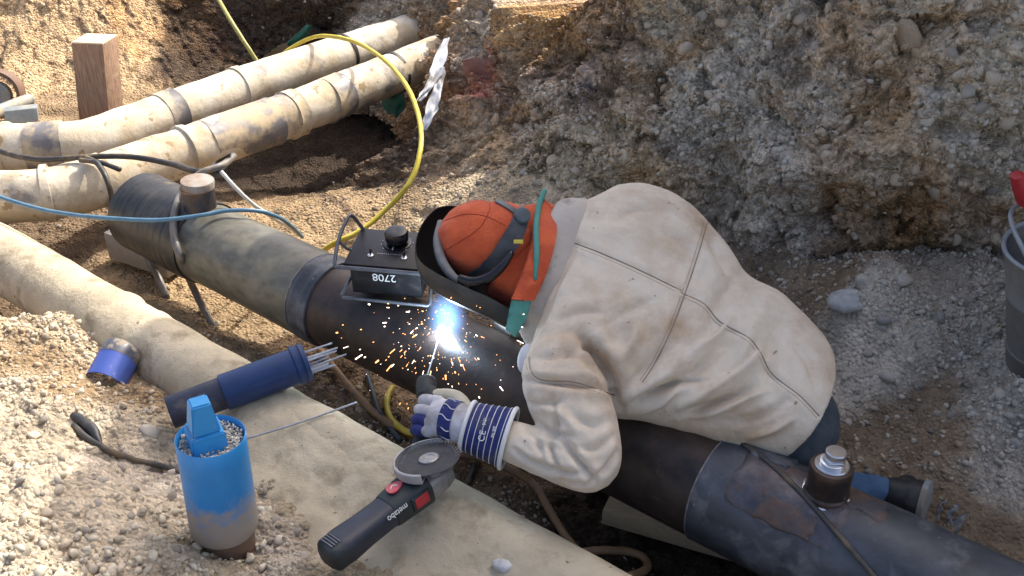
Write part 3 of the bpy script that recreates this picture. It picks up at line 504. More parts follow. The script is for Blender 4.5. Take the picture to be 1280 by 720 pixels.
# stones one can pick out: on the floor and in the wall
SPOT = [(1040, 565, 15), (1042, 536, 9), (1060, 572, 7), (1148, 480, 9), (1250, 492, 10), (1112, 470, 14), (1086, 440, 10), (1060, 470, 8), (1130, 350, 16), (1176, 398, 12), (1230, 470, 8), (1262, 440, 12), (1190, 520, 8), (1270, 555, 9), (1235, 555, 7), (1092, 510, 7), (1140, 510, 6), (1070, 500, 8), (1200, 470, 7), (1150, 430, 9), (1105, 400, 10), (1050, 440, 7), (1215, 610, 6), (1250, 600, 6), (1180, 590, 5), (1120, 575, 6), (1082, 355, 16), (1240, 405, 12), (1290, 430, 12), (1165, 540, 6), (1220, 520, 9), (1262, 520, 8), (1085, 590, 6),
        (120, 540, 15), (188, 540, 14), (205, 555, 9), (168, 610, 9), (215, 620, 9), (40, 545, 10), (75, 575, 9), (25, 600, 8), (130, 600, 10), (60, 640, 9), (105, 665, 9), (160, 660, 10), (195, 675, 9), (30, 690, 12), (80, 700, 9), (140, 700, 9), (10, 570, 9), (345, 650, 8), (370, 665, 8), (380, 695, 8), (340, 690, 9), (360, 620, 7), (215, 590, 7), (90, 530, 9), (55, 525, 9), (20, 530, 7), (150, 585, 8), (175, 640, 8), (120, 630, 8), (45, 615, 8), (225, 700, 9), (65, 670, 8),
        (630, 228, 11), (655, 215, 9), (618, 218, 8), (672, 228, 9), (690, 214, 8), (645, 236, 8), (600, 228, 7), (575, 245, 7), (700, 232, 8), (520, 262, 6), (470, 262, 6), (640, 205, 9), (668, 205, 7)]
for a, b, w in SPOT:
    P = ong(a, b); s_ = w / FPX * np.linalg.norm(P - CAM) * 1.05
    place_stone(P + np.array([0, 0, s_ * 0.0]), s_, ground, base_c(P[:1], P[1:2])[0] * 1.1)
cnt = 0
while cnt < 190:
    a = random.uniform(0, 1280); b = random.uniform(150, 718)
    P = ong(a, b)
    if P[1] > 4.6: continue
    c_ = base_c(P[:1], P[1:2])[0]; sa = (c_[0] - c_[2]) / c_.mean()
    if abs(P @ NRM - 1.335) < 0.12 and P[0] > -1.6: continue
    if random.random() > max(0.04, 1.0 - sa * 1.1) or c_.mean() < 0.09: continue
    s_ = random.choice([0.010, 0.012, 0.012, 0.014, 0.016, 0.020]); place_stone(P - np.array([0, 0, s_ * 0.1]), s_, ground, c_); cnt += 1
WS = [(1030, 187, 15), (1172, 240, 17), (1135, 50, 26), (1200, 95, 14), (1210, 115, 13), (1225, 135, 13), (1160, 150, 10), (1108, 105, 11), (1145, 210, 9), (1120, 225, 10), (1098, 228, 9), (1190, 70, 12), (1090, 60, 9), (1000, 25, 10), (900, 100, 9), (860, 60, 14), (905, 30, 12), (940, 120, 9), (1240, 100, 12), (1260, 150, 14), (1270, 60, 10), (1215, 180, 10), (1000, 120, 8), (960, 60, 9), (1060, 150, 8), (1085, 190, 8), (1245, 300, 11), (1230, 330, 9), (1195, 300, 8), (1100, 280, 8), (1050, 260, 7), (980, 200, 7), (780, 195, 9), (770, 150, 9), (800, 165, 8), (745, 190, 7), (700, 165, 8), (650, 160, 9), (620, 150, 8), (670, 140, 8), (1130, 330, 8), (1160, 340, 8), (880, 20, 9), (830, 110, 7), (600, 20, 7), (690, 200, 9), (660, 190, 8), (720, 215, 8), (575, 15, 8), (1020, 60, 9), (1275, 200, 11), (1240, 240, 10)]
wbv = BVHTree.FromPolygons([Vector(p) for p in WV], [tuple(map(int, f)) for f in grid_faces(len(tw), len(vf))])
def onwall(a, b):
    h = wbv.ray_cast(Vector(CAM), Vector(nrm(ray(a, b)))); return np.array(h[0]) if h[0] is not None else None
wfc = grid_faces(len(tw), len(vf))
def wcol(P): return WC[wfc[wbv.find_nearest(Vector(P))[2]][0]] * np.array([2.4, 2.28, 2.1])
for a, b, w in WS:
    P = onwall(a, b)
    if P is None: continue
    s_ = w / FPX * np.linalg.norm(P - CAM) * 1.0; place_stone(P - nrm(CAM - P) * s_ * 0.25, s_ * 1.15, twall, wcol(P) * 1.2, (random.uniform(0, 6), random.uniform(0, 6), random.uniform(0, 6)), dusty=0.2)
cnt = 0
while cnt < 240:
    a = random.uniform(560, 1290); b = random.uniform(-5, 400); P = onwall(a, b)
    if P is None: continue
    if random.random() > 0.25 + 0.75 * (a - 560) / 700: continue
    s_ = random.choice([0.013, 0.015, 0.017, 0.020, 0.024, 0.030]); place_stone(P - nrm(CAM - P) * s_ * 0.3, s_, twall, wcol(P), (random.uniform(0, 6), random.uniform(0, 6), random.uniform(0, 6))); cnt += 1
# boulder
P = ong(1065, 388); bo = mk('boulder', SM[3][0] * np.array([0.082, 0.07, 0.066]) + P + np.array([0, 0.02, 0.022]), SM[3][1], M['stone']); bo.color = (0.47, 0.45, 0.42, 1); tag(bo, 'large pale angular stone at the foot of the trench wall, behind the welder', 'stone')
P = onpipe(627, 712, 0.0, NEAR_A, NEAR_R); bo = mk('pebble', SM[5][0] * 0.026 + P + np.array([0, 0, 0.012]), SM[5][1], M['stone']); bo.color = (0.60, 0.60, 0.60, 1); tag(bo, 'single white rounded pebble lying on the muddy pipe near the grinder', 'stone')

# ------------------------------------------------------------------ main steel pipe
def P_s(s): return DIR * s + PIPE_A
def cyl(s0, s1, R, m, parent, name, A=PIPE_A, n=56, step=0.03, amp=0.0, f=6, seed=0, prof=None, caps=False):
    k = max(2, int((s1 - s0) / step)); ss = np.linspace(s0, s1, k + 1); pr = [(R + (prof(s) if prof else 0), s) for s in ss]
    if caps: pr = [(R - 0.006, s0 + 0.03)] + [(R - 0.006, s0)] + pr + [(R - 0.006, s1)] + [(R - 0.006, s1 - 0.03)]
    else: pr = [(R - 0.02, s0)] + pr + [(R - 0.02, s1)]
    V, Fc = lathe(pr, A, DIR, n, ref=(0, 0, 1))
    if not caps: Fc = Fc[:-2]
    if amp: V = noisy(V, amp, f, seed)
    return mk(name, V, Fc, m, parent, smooth=40)
sF = spos(150, 275) - 0.06; sT = spos(228, 285); sG = spos(372, 345); sJ = spos(398, 352); sB = spos(876, 590); sE = spos(1280, 745) + 1.2
main = thing('steel_pipe', 'dark steel pipe in coated lengths that the welder leans over, plugged socket on top', 'pipe', P_s(spos(640, 480)) - np.array([0, 0, PIPE_R]))
wraps = lambda s: 0.0012 * ((s * 23.0 + 0.6 * math.sin(s * 19)) % 1.0) + 0.0012 * float(vnoise(np.array(s * 90), np.array(0.5), 4))
tp = cyl(sF, sT, PIPE_R + 0.011, M['tape'], main, 'tape_wrapping', step=0.004, prof=wraps, amp=0.0012, f=14, seed=3); tp['label'] = 'black wrapped tape with wavy edges'
end = mk('end_cap', *lathe([(PIPE_R + 0.011, sF + 0.002), (PIPE_R, sF - 0.012), (PIPE_R - 0.03, sF - 0.016), (0.02, sF - 0.014)], PIPE_A, DIR, 48), M['tape'], main)
gc = cyl(sT - 0.004, sG, PIPE_R + 0.005, M['green'], main, 'olive_coating', step=0.02, amp=0.0012, f=7, seed=5); gc['label'] = 'olive grey coated length'
cyl(sG - 0.002, sJ, PIPE_R + 0.0075, M['blackcoat'], main, 'joint_collar', step=0.006, prof=lambda s: 0.004 * math.exp(-((s - sG - 0.02) / 0.008) ** 2) + 0.003 * math.exp(-((s - sJ + 0.02) / 0.008) ** 2))
cyl(sJ - 0.002, sB, PIPE_R, M['steel'], main, 'bare_steel', step=0.05)['label'] = 'bare brown steel length being welded'
cyl(sB - 0.002, sE, PIPE_R + 0.0035, M['blackcoat'], main, 'black_coating', step=0.03, amp=0.0008, f=9, seed=8)['label'] = 'scuffed black coated length'
def patch(s0, s1, a0, a1, off, m, parent, name, edge=0.012, ns=26, na=18, seed=0, R=PIPE_R):
    """curved plate hugging the pipe between two angles (0 = up, positive towards the camera)"""
    V = []; nh = -NRM
    for i in range(ns):
        for j in range(na):
            fs = i / (ns - 1); fa = j / (na - 1)
            s = s0 + (s1 - s0) * fs; a = a0 + (a1 - a0) * fa
            s += edge * float(vnoise(fa * 5 + seed, fs * 2, seed)) * (1 if i in (0, ns - 1) else 0.3); a += edge * 6 * float(vnoise(fs * 5, fa * 2 + seed, seed + 3)) * (1 if j in (0, na - 1) else 0.3)
            rr = R + off * (1 if 0 < i < ns - 1 and 0 < j < na - 1 else 0.2)
            V.append(P_s(s) + rr * (math.cos(a) * np.array([0, 0, 1.0]) + math.sin(a) * nh))
    return mk(name, V, grid_faces(ns, na), m, parent, smooth=True)
sP = spos(1036, 612)
patch(sP - 0.20, sP + 0.07, -0.35, 1.0, 0.0062, M['heat'], main, 'bare_patch', seed=2)['label'] = 'bare blued patch around the socket'
patch(sP - 0.12, sP + 0.02, 0.50, 0.98, 0.0078, M['rust'], main, 'rust_patch', seed=5)['label'] = 'rusty brown bared patch'
patch(sP + 0.02, sP + 0.13, -0.42, 0.12, 0.0078, M['rust'], main, 'rust_patch', seed=9)
patch(sP - 0.20, sP - 0.10, -0.5, -0.05, 0.012, M['blackcoat'], main, 'peeled_flap', seed=12)
# weld rings
for s_, R_ in ((sB, PIPE_R + 0.0036), (sG - 0.001, PIPE_R + 0.0075)):
    mk('edge_ring', *tube([P_s(s_) + R_ * (math.cos(a) * np.array([0, 0, 1.0]) + math.sin(a) * NRM) for a in np.linspace(0, 2 * math.pi, 60, endpoint=False)], 0.0022, 6, 1, closed=True), M['weld'] if s_ == sB else M['sleeve'], main)
# plugged socket
Tp = P_s(sP) + np.array([0, 0, PIPE_R])
so = mk('socket', *lathe([(0.056, -0.012), (0.052, 0.006), (0.047, 0.010), (0.047, 0.050), (0.0485, 0.056), (0.0485, 0.074), (0.046, 0.080), (0.038, 0.081), (0.037, 0.070)], Tp, (0, 0, 1), 40), M['fitting'], main, smooth=35)
V, Fc = tube([Tp + np.array([0.052 * math.cos(a), 0.052 * math.sin(a), 0.003 - 0.012 * abs(math.sin(a + 0.68))]) for a in np.linspace(0, 6.283, 60, endpoint=False)], 0.006, 8, 1, closed=True); mk('weld_bead', noisy(V, 0.0018, 70, 5), Fc, M['bright'], so)
mk('washer', *lathe([(0.038, 0.074), (0.038, 0.083), (0.036, 0.085), (0.022, 0.085)], Tp, (0, 0, 1), 36), M['bright'], so, smooth=35)
mk('washer', *lathe([(0.027, 0.085), (0.027, 0.093), (0.025, 0.094), (0.012, 0.094)], Tp, (0, 0, 1), 36), M['bright'], so, smooth=35)
mk('bolt_head', *lathe([(0.025, 0.094), (0.025, 0.100), (0.0235, 0.102), (0.0235, 0.104)], Tp, (0.03, 0, 1), 6), M['bright'], so, smooth=False)
mk('bolt_head', *lathe([(0.022, 0.104), (0.023, 0.107), (0.023, 0.118), (0.021, 0.1205), (0.0, 0.1208)], Tp, (0.03, 0, 1), 30), M['bright'], so, smooth=35)
# stub at the far end
Sb = atz(268, 240, 0.47); sS = float(Sb @ DIR); Tb = P_s(sS) + np.array([0, 0, PIPE_R])
st = mk('branch_stub', *lathe([(0.058, -0.02), (0.056, 0.0), (0.055, 0.075), (0.0545, 0.0755)], Tb, (0.05, 0, 1), 32), M['rust'], main, smooth=35)
mk('stub_cap', *lathe([(0.0565, 0.077), (0.0570, 0.098), (0.055, 0.103), (0.048, 0.105), (0.0, 0.105)], Tb, (0.05, 0, 1), 32), mat('dusty_cap', (0.20, 0.13, 0.09), (0.27, 0.20, 0.14), 30, 0.6, dirt=(0.33, 0.31, 0.28), dscale=14, dlo=0.45, dhi=0.6), st, smooth=35)
V, Fc = tube([Tb + np.array([0.057 * math.cos(a), 0.057 * math.sin(a), 0.0765]) for a in np.linspace(0, 6.283, 40, endpoint=False)], 0.0025, 6, 1, closed=True); mk('weld_bead', V, Fc, M['orangehose'], st)

# ------------------------------------------------------------------ muddy near pipe
npipe = thing('muddy_pipe', 'mud-caked beige pipe under the grinder, running in front of the steel pipe', 'pipe', NEAR_A + DIR * -1.6 - np.array([0, 0, NEAR_R]))
def s_near(px, py): return float(onpipe(px, py, 0, NEAR_A, NEAR_R) @ DIR)
n0 = s_near(-40, 290) - 0.6; nJ = s_near(118, 385); nE = s_near(760, 712) + 0.9
cyl(n0, nJ, NEAR_R, M['nearpipe'], npipe, 'pipe_length', A=NEAR_A, step=0.02, amp=0.004, f=5, seed=11)
cyl(nJ - 0.012, nE, NEAR_R + 0.001, M['nearpipe'], npipe, 'pipe_length', A=NEAR_A, step=0.02, amp=0.005, f=5, seed=12, prof=lambda s: 0.009 * math.exp(-((s - nJ) / 0.018) ** 2) + 0.004 * math.exp(-((s - nJ - 0.17) / 0.012) ** 2) - 0.007 * math.exp(-((s - nJ - 0.035) / 0.008) ** 2))
# sand banked against its near side
us = np.arange(s_near(215, 470), nE, 0.010); prf = catmull(np.array([(0.02, 0.1065), (-0.03, 0.104), (-0.075, 0.092), (-0.12, 0.070), (-0.17, 0.048), (-0.23, 0.030), (-0.30, -0.01), (-0.40, -0.10)]), 7); npf = len(prf)
UU, WW = np.meshgrid(us, np.arange(npf), indexing='ij'); tp_ = np.clip((UU - us[0]) / 0.30, 0, 1); dn_ = prf[WW, 0]; dz_ = prf[WW, 1]
lump = 0.007 * fbm(UU * 3.2, dn_ * 5, 3, 77) + 0.004 * fbm(UU * 19, dn_ * 19, 3, 78) + 0.006 * (cells(UU * 13, dn_ * 13, 79) - 0.5) * np.clip(fbm(UU * 3, dn_ * 3, 2, 80) + 0.2, 0, 1)
dz2 = dz_ + lump * np.clip((0.03 - dn_) / 0.10, 0.12, 1) - (1 - tp_) * 0.08
SV = NEAR_A[None, None] + DIR * UU[..., None] + NRM * dn_[..., None] + np.array([0, 0, 1.0]) * dz2[..., None]
sb = mk('sand_crust', SV.reshape(-1, 3), grid_faces(len(us), npf), M['nearpipe'], npipe)

# ------------------------------------------------------------------ far pair of mud-caked casings
def casing(px, label, m, rings, R=0.105):
    P = [atz(a, b, 0.24) for a, b in px]; C = catmull(np.array(P), 14)
    t = thing('insulated_pipe', label, 'pipe', tuple(C[len(C) // 3] - np.array([0, 0, R])), 'mud-caked insulated pipes')
    V, Fc = tube(C, R, 36, 1); mk('casing', noisy(V, 0.004, 6, int(px[0][1])), Fc, m, t)
    cl = np.r_[0, np.cumsum(np.linalg.norm(np.diff(C, axis=0), axis=1))]
    def pos(d): return np.array([np.interp(d, cl, C[:, k]) for k in range(3)])
    for (ax, ay), w, dr, mm, nm in rings:
        q = atz(ax, ay, 0.24); d = cl[np.argmin(np.linalg.norm(C - q, axis=1))]
        prof = [(0.7, -w), (1.0, -w * 0.96), (1.0, 0), (1.0, w * 0.96), (0.7, w)] if w < 0.03 else [(0.7, -w), (1.0, -w * 0.97), (0.985, -w * 0.85), (0.985, w * 0.85), (1.0, w * 0.97), (0.7, w)]
        pts = [pos(d + x) for _, x in prof]; rr = [(R + dr) * k if k > 0.9 else R * 0.96 for k, _ in prof]
        V, Fc = tube(pts, rr, 36, 1, caps=False); mk(nm, noisy(V, 0.0035, 7, 5), Fc, M[mm], t, smooth=50)
    return t
casing([(-160, 190), (-40, 186), (50, 184), (110, 178), (165, 160), (230, 136), (300, 111), (415, 73), (520, 38), (600, 12)], 'mud-caked insulated pipe farther from the camera, bending beside the wooden post', M['farpipe2'],
       [((300, 111), 0.022, 0.008, 'farpipe2', 'sleeve_ring'), ((62, 184), 0.075, 0.006, 'sleeve', 'shrink_sleeve'), ((5, 186), 0.012, 0.009, 'farpipe2', 'sleeve_ring'), ((428, 69), 0.010, 0.006, 'seal', 'black_seal'), ((210, 143), 0.05, 0.005, 'sleeve', 'shrink_sleeve')])
casing([(-160, 246), (-40, 245), (55, 243), (120, 228), (170, 210), (250, 183), (320, 158), (400, 129), (486, 94), (580, 55), (650, 25)], 'mud-caked insulated pipe nearer the camera, passing behind the end of the dark steel pipe', M['farpipe'],
       [((58, 242), 0.014, 0.012, 'farpipe', 'sleeve_ring'), ((128, 225), 0.012, 0.007, 'farpipe', 'sleeve_ring'), ((232, 190), 0.016, 0.009, 'farpipe', 'sleeve_ring'), ((300, 166), 0.19, 0.007, 'sleeve', 'shrink_sleeve'), ((362, 143), 0.03, 0.010, 'farpipe', 'sleeve_ring'), ((420, 121), 0.06, 0.007, 'sleeve', 'shrink_sleeve'), ((495, 90), 0.010, 0.006, 'seal', 'black_seal')])

# ------------------------------------------------------------------ timber, boards, scraps
P0 = atz(129, 165, 0.05); X = np.array([0.078, -0.010, 0]); Y = np.array([0.012, 0.07, 0]); Hh = 0.235; LN = 0.028
post = thing('wooden_post', 'square brown timber post standing upright behind the mud-caked pipes', 'post', tuple(P0))
V, Fc = box(P0 + np.array([LN, 0, Hh]), X, Y, np.array([LN, 0, Hh]), 0.004); mk('shaft', V, Fc, M['wood'], post, smooth=30)
V, Fc = box(P0 + np.array([2 * LN, 0, 2 * Hh + 0.004]), X * 0.99, Y * 0.99, np.array([0, 0, 0.004]), 0.002); mk('sawn_end', V, Fc, M['woodend'], post, smooth=30)
A_ = atz(752, 650, 0.06); B_ = atz(890, 690, 0.06); ax = nrm(B_ - A_); pr = np.cross([0, 0, 1.0], ax); Lk = np.linalg.norm(B_ - A_) / 2 + 0.12
V, Fc = box((A_ + B_) / 2 + pr * 0.075 + ax * 0.12 + np.array([0, 0, 0.01]), ax * Lk, pr * 0.075, np.array([0, 0, 0.024]), 0.003)
tag(mk('plank', V, Fc, M['plank'], smooth=30), 'pale wooden plank lying flat under the dark steel pipe below the welder', 'plank')
Pc = atz(190, 310, 0.08); V, Fc = box(Pc + np.array([0, 0.03, 0]), nrm([0.9, -0.5, 0]) * 0.16, nrm([0.5, 0.9, 0]) * 0.10, (0, 0, 0.06), 0.006)
tag(mk('concrete_block', noisy(V, 0.003, 9, 2), Fc, M['slab'], smooth=30), 'grey block propping up the taped end of the steel pipe', 'block')
def sheet(name, Pts, W, m, label, cat, th=0.003, seed=0, amp=0.03):
    """torn strip along points, with width vectors and thickness"""
    C = catmull(np.array(Pts, float), 8); Wd = catmull(np.array(W, float), 8); V = []; n = 7
    for i in range(len(C)):
        for j in range(n):
            f = (j / (n - 1) - 0.5) * 2; w = Wd[i] * (1 + 0.3 * float(vnoise(i * 0.4, f * 2, seed)))
            V.append(C[i] + w * f + np.array([0.3, -1, 0.4]) * amp * float(fbm(np.array(i * 0.22), np.array(f * 1.3 + seed), 2, seed)))
    V = np.array(V); Fc = list(map(tuple, grid_faces(len(C), n))); nv = len(V); V2 = np.r_[V, V + np.array([0, th, -th])]
    Fc += [tuple(q + nv for q in f[::-1]) for f in Fc]
    return tag(mk(name, V2, Fc, m), label, cat)
D_ = 4.72
sheet('plastic_strip', [at(557, 48, D_ + .1), at(548, 78, D_), at(538, 105, D_ - .05), at(522, 126, D_ - .1)], [(0.016, 0, 0.004), (0.032, 0, 0.01), (0.025, 0, 0.008), (0.012, 0, 0.0)], M['plastic'], 'torn white plastic strip hanging by the trench wall, shorter upper one', 'plastic', seed=3, amp=0.02)
sheet('plastic_strip', [at(552, 84, D_ - .03), at(548, 110, D_ - .08), at(540, 135, D_ - .12), at(530, 162, D_ - .15)], [(0.018, 0, 0.004), (0.026, 0, 0.008), (0.03, 0, 0.01), (0.010, 0, 0.0)], M['plastic'], 'torn white plastic strip hanging by the trench wall, longer lower one', 'plastic', seed=6, amp=0.02)
sheet('green_sheet', [atz(352, 62, 0.16), atz(366, 47, 0.24), atz(384, 42, 0.26)], [(0.04, 0.02, 0.02), (0.06, 0.02, 0.05), (0.04, 0, 0.05)], M['tarp'], 'scrap of green sheeting behind the farther pipe', 'sheet', seed=8, amp=0.02)
sheet('green_sheet', [atz(478, 122, 0.10), atz(492, 130, 0.08), atz(506, 126, 0.10)], [(0.0, 0.02, 0.04), (0, 0.02, 0.06), (0, 0, 0.04)], M['tarp'], 'scrap of green sheeting hanging under the mud-caked pipe by the wall', 'sheet', seed=9, amp=0.02)
sheet('grey_board', [atz(338, 72, 0.16), atz(350, 62, 0.24), atz(357, 54, 0.30)], [(0.06, 0, 0.0), (0.045, 0, 0), (0.012, 0, 0)], M['slab'], 'small grey broken board sticking up behind the farther pipe', 'board', seed=10, amp=0.004, th=0.02)
sheet('plastic_wrap', [atz(262, 222, 0.44), atz(272, 205, 0.50), atz(280, 196, 0.55)], [(0.04, 0, 0.0), (0.05, 0, 0.03), (0.035, 0, 0.02)], M['wrap'], 'crumpled dark plastic film behind the pipe stub', 'plastic film', seed=14, amp=0.06)
# left edge: pipe mouth and grey scraps
Cm = atz(-6, 118, 0.24); t = thing('pipe_mouth', 'brown-rimmed open pipe end half out of the picture beside the sandy bank', 'pipe', tuple(Cm - np.array([0, 0, 0.12])))
mk('rim', *lathe([(0.095, -0.12), (0.12, -0.12), (0.12, 0.0), (0.112, 0.012), (0.098, 0.012), (0.095, 0.0)], Cm, (0.25, -0.9, 0.25), 40, close=True), M['brownrim'], t, smooth=40)
mk('inner_pipe', *lathe([(0.07, -0.1), (0.075, 0.0), (0.06, 0.0), (0.0, -0.01)], Cm + np.array([-0.01, 0, -0.012]), (0.25, -0.9, 0.25), 32), M['scrap'], t, smooth=40)
V, Fc = tube([atz(-25, 148, 0.30), atz(36, 124, 0.24)], 0.030, 14, 1); tag(mk('grey_conduit', noisy(V, 0.003, 9, 3), Fc, M['scrap'], smooth=40), 'short grey conduit resting beside the brown-rimmed pipe end', 'conduit')
V, Fc = box((atz(16, 148, 0.30) + atz(38, 138, 0.26)) / 2, nrm([0.9, 0.3, 0]) * 0.07, nrm([-0.3, 0.9, 0]) * 0.03, (0, 0.01, 0.03), 0.004); tag(mk('scrap_block', V, Fc, M['scrap'], smooth=30), 'small grey scrap block on top of the mud-caked pipe by the frame edge', 'scrap')

# ------------------------------------------------------------------ hoses and cables
def cable(name, pts, r, m, label, cat='cable', n=8, sub=10):
    C = catmull(np.array(pts), sub); k_ = np.arange(len(C)) * 0.17; env = np.minimum(1, np.minimum(np.arange(len(C)), np.arange(len(C))[::-1]) / 6.0)
    for c_ in range(3): C[:, c_] += 0.10 * r * fbm(k_ + c_ * 7.7, k_ * 0 + 40 * r + len(pts), 3, 900 + c_) * env
    V, Fc = tube(C, r, n, 1); return tag(mk(name, noisy(V, r * 0.05, 30, 9), Fc, M[m]), label, cat)
Z = lambda L: [atz(a, b, z) for a, b, z in L]
ZG = lambda L: [ong(a, b, 0.010 + z * 0.5) for a, b, z in L]
cable('yellow_hose', Z([(355, 66, .28), (378, 52, .34), (402, 45, .40), (440, 51, .43), (478, 73, .46), (506, 104, .48), (523, 145, .46), (526, 185, .42), (512, 228, .33), (482, 262, .24), (448, 290, .18), (416, 305, .14), (385, 330, .03)]), 0.0105, 'yellow', 'bright yellow hose arching over the mud-caked pipes and down behind the steel pipe', 'hose')
cable('olive_cable', Z([(262, -20, .52), (285, 20, .44), (305, 52, .34), (322, 78, .24)]), 0.012, 'olive', 'straight olive green cable running down the dark bank', 'cable')
cable('blue_cable', Z([(-30, 235, .40), (30, 256, .40), (80, 267, .42), (140, 273, .44), (195, 275, .452), (240, 271, .458), (280, 264, .462), (315, 263, .455), (345, 270, .40), (362, 281, .30), (378, 296, .14)]), 0.0078, 'bluecable', 'thin blue cable sagging across the olive end of the steel pipe')
cable('grey_cable', [atz(292, 195, .52), atz(278, 206, .54), atz(250, 217, .53)] + [onpipe(228, 240, .02), onpipe(219, 262, .022), onpipe(217, 290, .02), onpipe(225, 322, .02)] + Z([(238, 352, .14), (254, 385, .05), (270, 413, .012)]), 0.013, 'greycable', 'thick grey cable looped down over the taped end of the steel pipe')
cable('black_cable', Z([(-20, 180, .37), (10, 192, .36), (50, 199, .36), (110, 196, .37), (165, 196, .37), (215, 205, .38), (246, 214, .45), (275, 213, .48)]), 0.012, 'blackcable', 'long black cable lying along the top of the mud-caked pipes')
cable('black_cable', Z([(108, 197, .37), (122, 205, .37), (133, 224, .34), (139, 245, .26), (140, 275, .05)]), 0.011, 'blackcable', 'short black cable dropping over the bend of the nearer mud-caked pipe')
cable('black_cable', Z([(150, 212, .36), (128, 204, .37), (100, 200, .372)]), 0.010, 'blackcable', 'black cable stub branching toward the taped end of the steel pipe')
cable('white_rope', Z([(276, 214, .55), (292, 232, .50), (312, 252, .42), (335, 268, .30), (360, 283, .14), (372, 292, .06)]), 0.007, 'whiterope', 'white cord slanting down behind the pipe stub', 'cord')
cable('black_hose', [atz(178, 310, .13), atz(190, 333, .08), atz(200, 352, .04), atz(208, 372, .02)], 0.014, 'greycable', 'short grey hose stub sticking out of the sand under the taped end', 'hose')
cable('tan_hose', ZG([(395, 432, .02), (418, 460, .02), (440, 487, .02), (470, 517, .025), (505, 540, .03), (550, 560, .04), (600, 573, .06), (640, 588, .06), (668, 607, .05), (684, 633, .03), (700, 660, .02), (722, 690, .02)]), 0.0115, 'orangehose', 'tan rubber hose winding along the trench floor below the welder', 'hose')
cable('tan_hose', ZG([(722, 692, .012), (750, 688, .02), (785, 690, .02), (805, 698, .02), (808, 712, .02), (785, 722, .012)]), 0.0115, 'orangehose', 'loop of tan hose on the floor below the pale plank', 'hose')
cable('cream_hose', ZG([(490, 484, .02), (484, 500, .02), (486, 520, .02), (505, 538, .05), (530, 543, .07), (560, 544, .07)]), 0.0105, 'yellow', 'short yellow hose curving on the floor under the glove', 'hose')
cable('navy_cable', ZG([(458, 466, .015), (466, 490, .015), (474, 515, .045), (485, 532, .045), (500, 550, .02)]), 0.0075, 'navycable', 'thin navy cable crossing the tan hose on the trench floor')
pts = [onpipe(a, b, .008) for a, b in [(832, 516), (862, 520), (900, 537), (940, 562), (975, 590), (1010, 625), (1040, 660), (1068, 692), (1096, 725), (1125, 770)]]
ec = cable('earth_cable', pts, 0.0065, 'blackcable', 'black earth cable clamped to the steel pipe beside the welder\'s jacket', 'cable')
ec2 = [onpipe(a, b + 5, .007) for a, b in [(845, 516), (880, 524), (920, 545), (960, 574)]]
Pq = onpipe(833, 515, .012)
mk('clamp', *lathe([(0.014, -0.012), (0.016, 0.0), (0.016, 0.008), (0.010, 0.012), (0.010, 0.022), (0.0, 0.023)], Pq, (0.1, -0.2, 1), 6), M['bright'], ec, smooth=False)
V, Fc = tube([Pq + np.array([0.004, 0, 0.006]), onpipe(846, 514, .016), onpipe(858, 518, .012)], 0.008, 8, 4); mk('lug', V, Fc, M['bright'], ec)
cable('ground_cable', [ong(92, 532, .012), ong(110, 548, .012), ong(135, 563, .014), ong(165, 574, .012), ong(195, 581, .012), ong(228, 590, .006)], 0.0085, 'blackcable', 'black cable poking out of the gravel toward the blue upright tube')
V, Fc = tube([atz(306, 549, 0.325), atz(375, 528, 0.352), atz(446, 503, 0.365)], 0.0028, 6, 6); tag(mk('welding_rod', V, Fc, M['rod']), 'single thin welding rod lying across the muddy pipe', 'rod')
V, Fc = tube([ong(92, 520, .02), ong(112, 534, .022), ong(126, 560, .006)], [0.012, 0.016, 0.005], 8, 4); tag(mk('rubber_scrap', noisy(V, 0.004, 20, 3), Fc, M['boot']), 'torn black rubber scrap lying on the sunlit gravel', 'scrap')

# ------------------------------------------------------------------ upright blue tube with tapered cap inside
Bt = at(263, 545, 2.18); r0 = 43.5 / FPX * 2.18; Bb = Bt - np.array([0.008, 0, 0.285])
tb = thing('valve_tube', 'upright blue plastic tube in the gravel, muddy toward its base', 'tube', tuple(Bb)); axb = nrm(Bt - Bb); hh = np.linalg.norm(Bt - Bb)
V, Fc = lathe([(r0 - 0.004, hh - 0.05), (r0 - 0.004, hh - 0.001), (r0 - 0.002, hh + 0.001), (r0, hh - 0.001), (r0, hh - 0.05), (r0 + 0.0005, hh * 0.5), (r0 + 0.001, 0.06), (r0 + 0.001, 0.03), (r0 - 0.006, 0.02)], Bb, axb, 56)
Fc = Fc[:-2]; mk('wall', V, Fc, M['pvcblue'], tb, smooth=50)
mk('lower_pipe', noisy(lathe([(r0 - 0.012, -0.12), (r0 - 0.010, 0.03), (r0 - 0.016, 0.04)], Bb, axb, 40)[0], 0.002, 12, 3), lathe([(r0 - 0.012, -0.12), (r0 - 0.010, 0.03), (r0 - 0.016, 0.04)], Bb, axb, 40)[1], M['brownrim'], tb)
gi = rng.uniform(-1, 1, (900, 2)) * r0; gi = gi[(np.hypot(gi[:, 0], gi[:, 1]) < r0 - 0.008)]
mk('fill_base', *lathe([(r0 - 0.005, hh - 0.021), (0.0, hh - 0.019)], Bb, axb, 40), M['stone'], tb)
pebbles('gravel_fill', np.c_[Bt[0] + gi[:, 0], Bt[1] + gi[:, 1], np.full(len(gi), Bt[2] - 0.017) + rng.uniform(0, 0.008, len(gi))], np.clip(rng.normal(0.0042, 0.0012, len(gi)), 0.002, 0.008), pebcol(np.array([[0.52, 0.49, 0.44]]), len(gi)) * 1.25, tb)
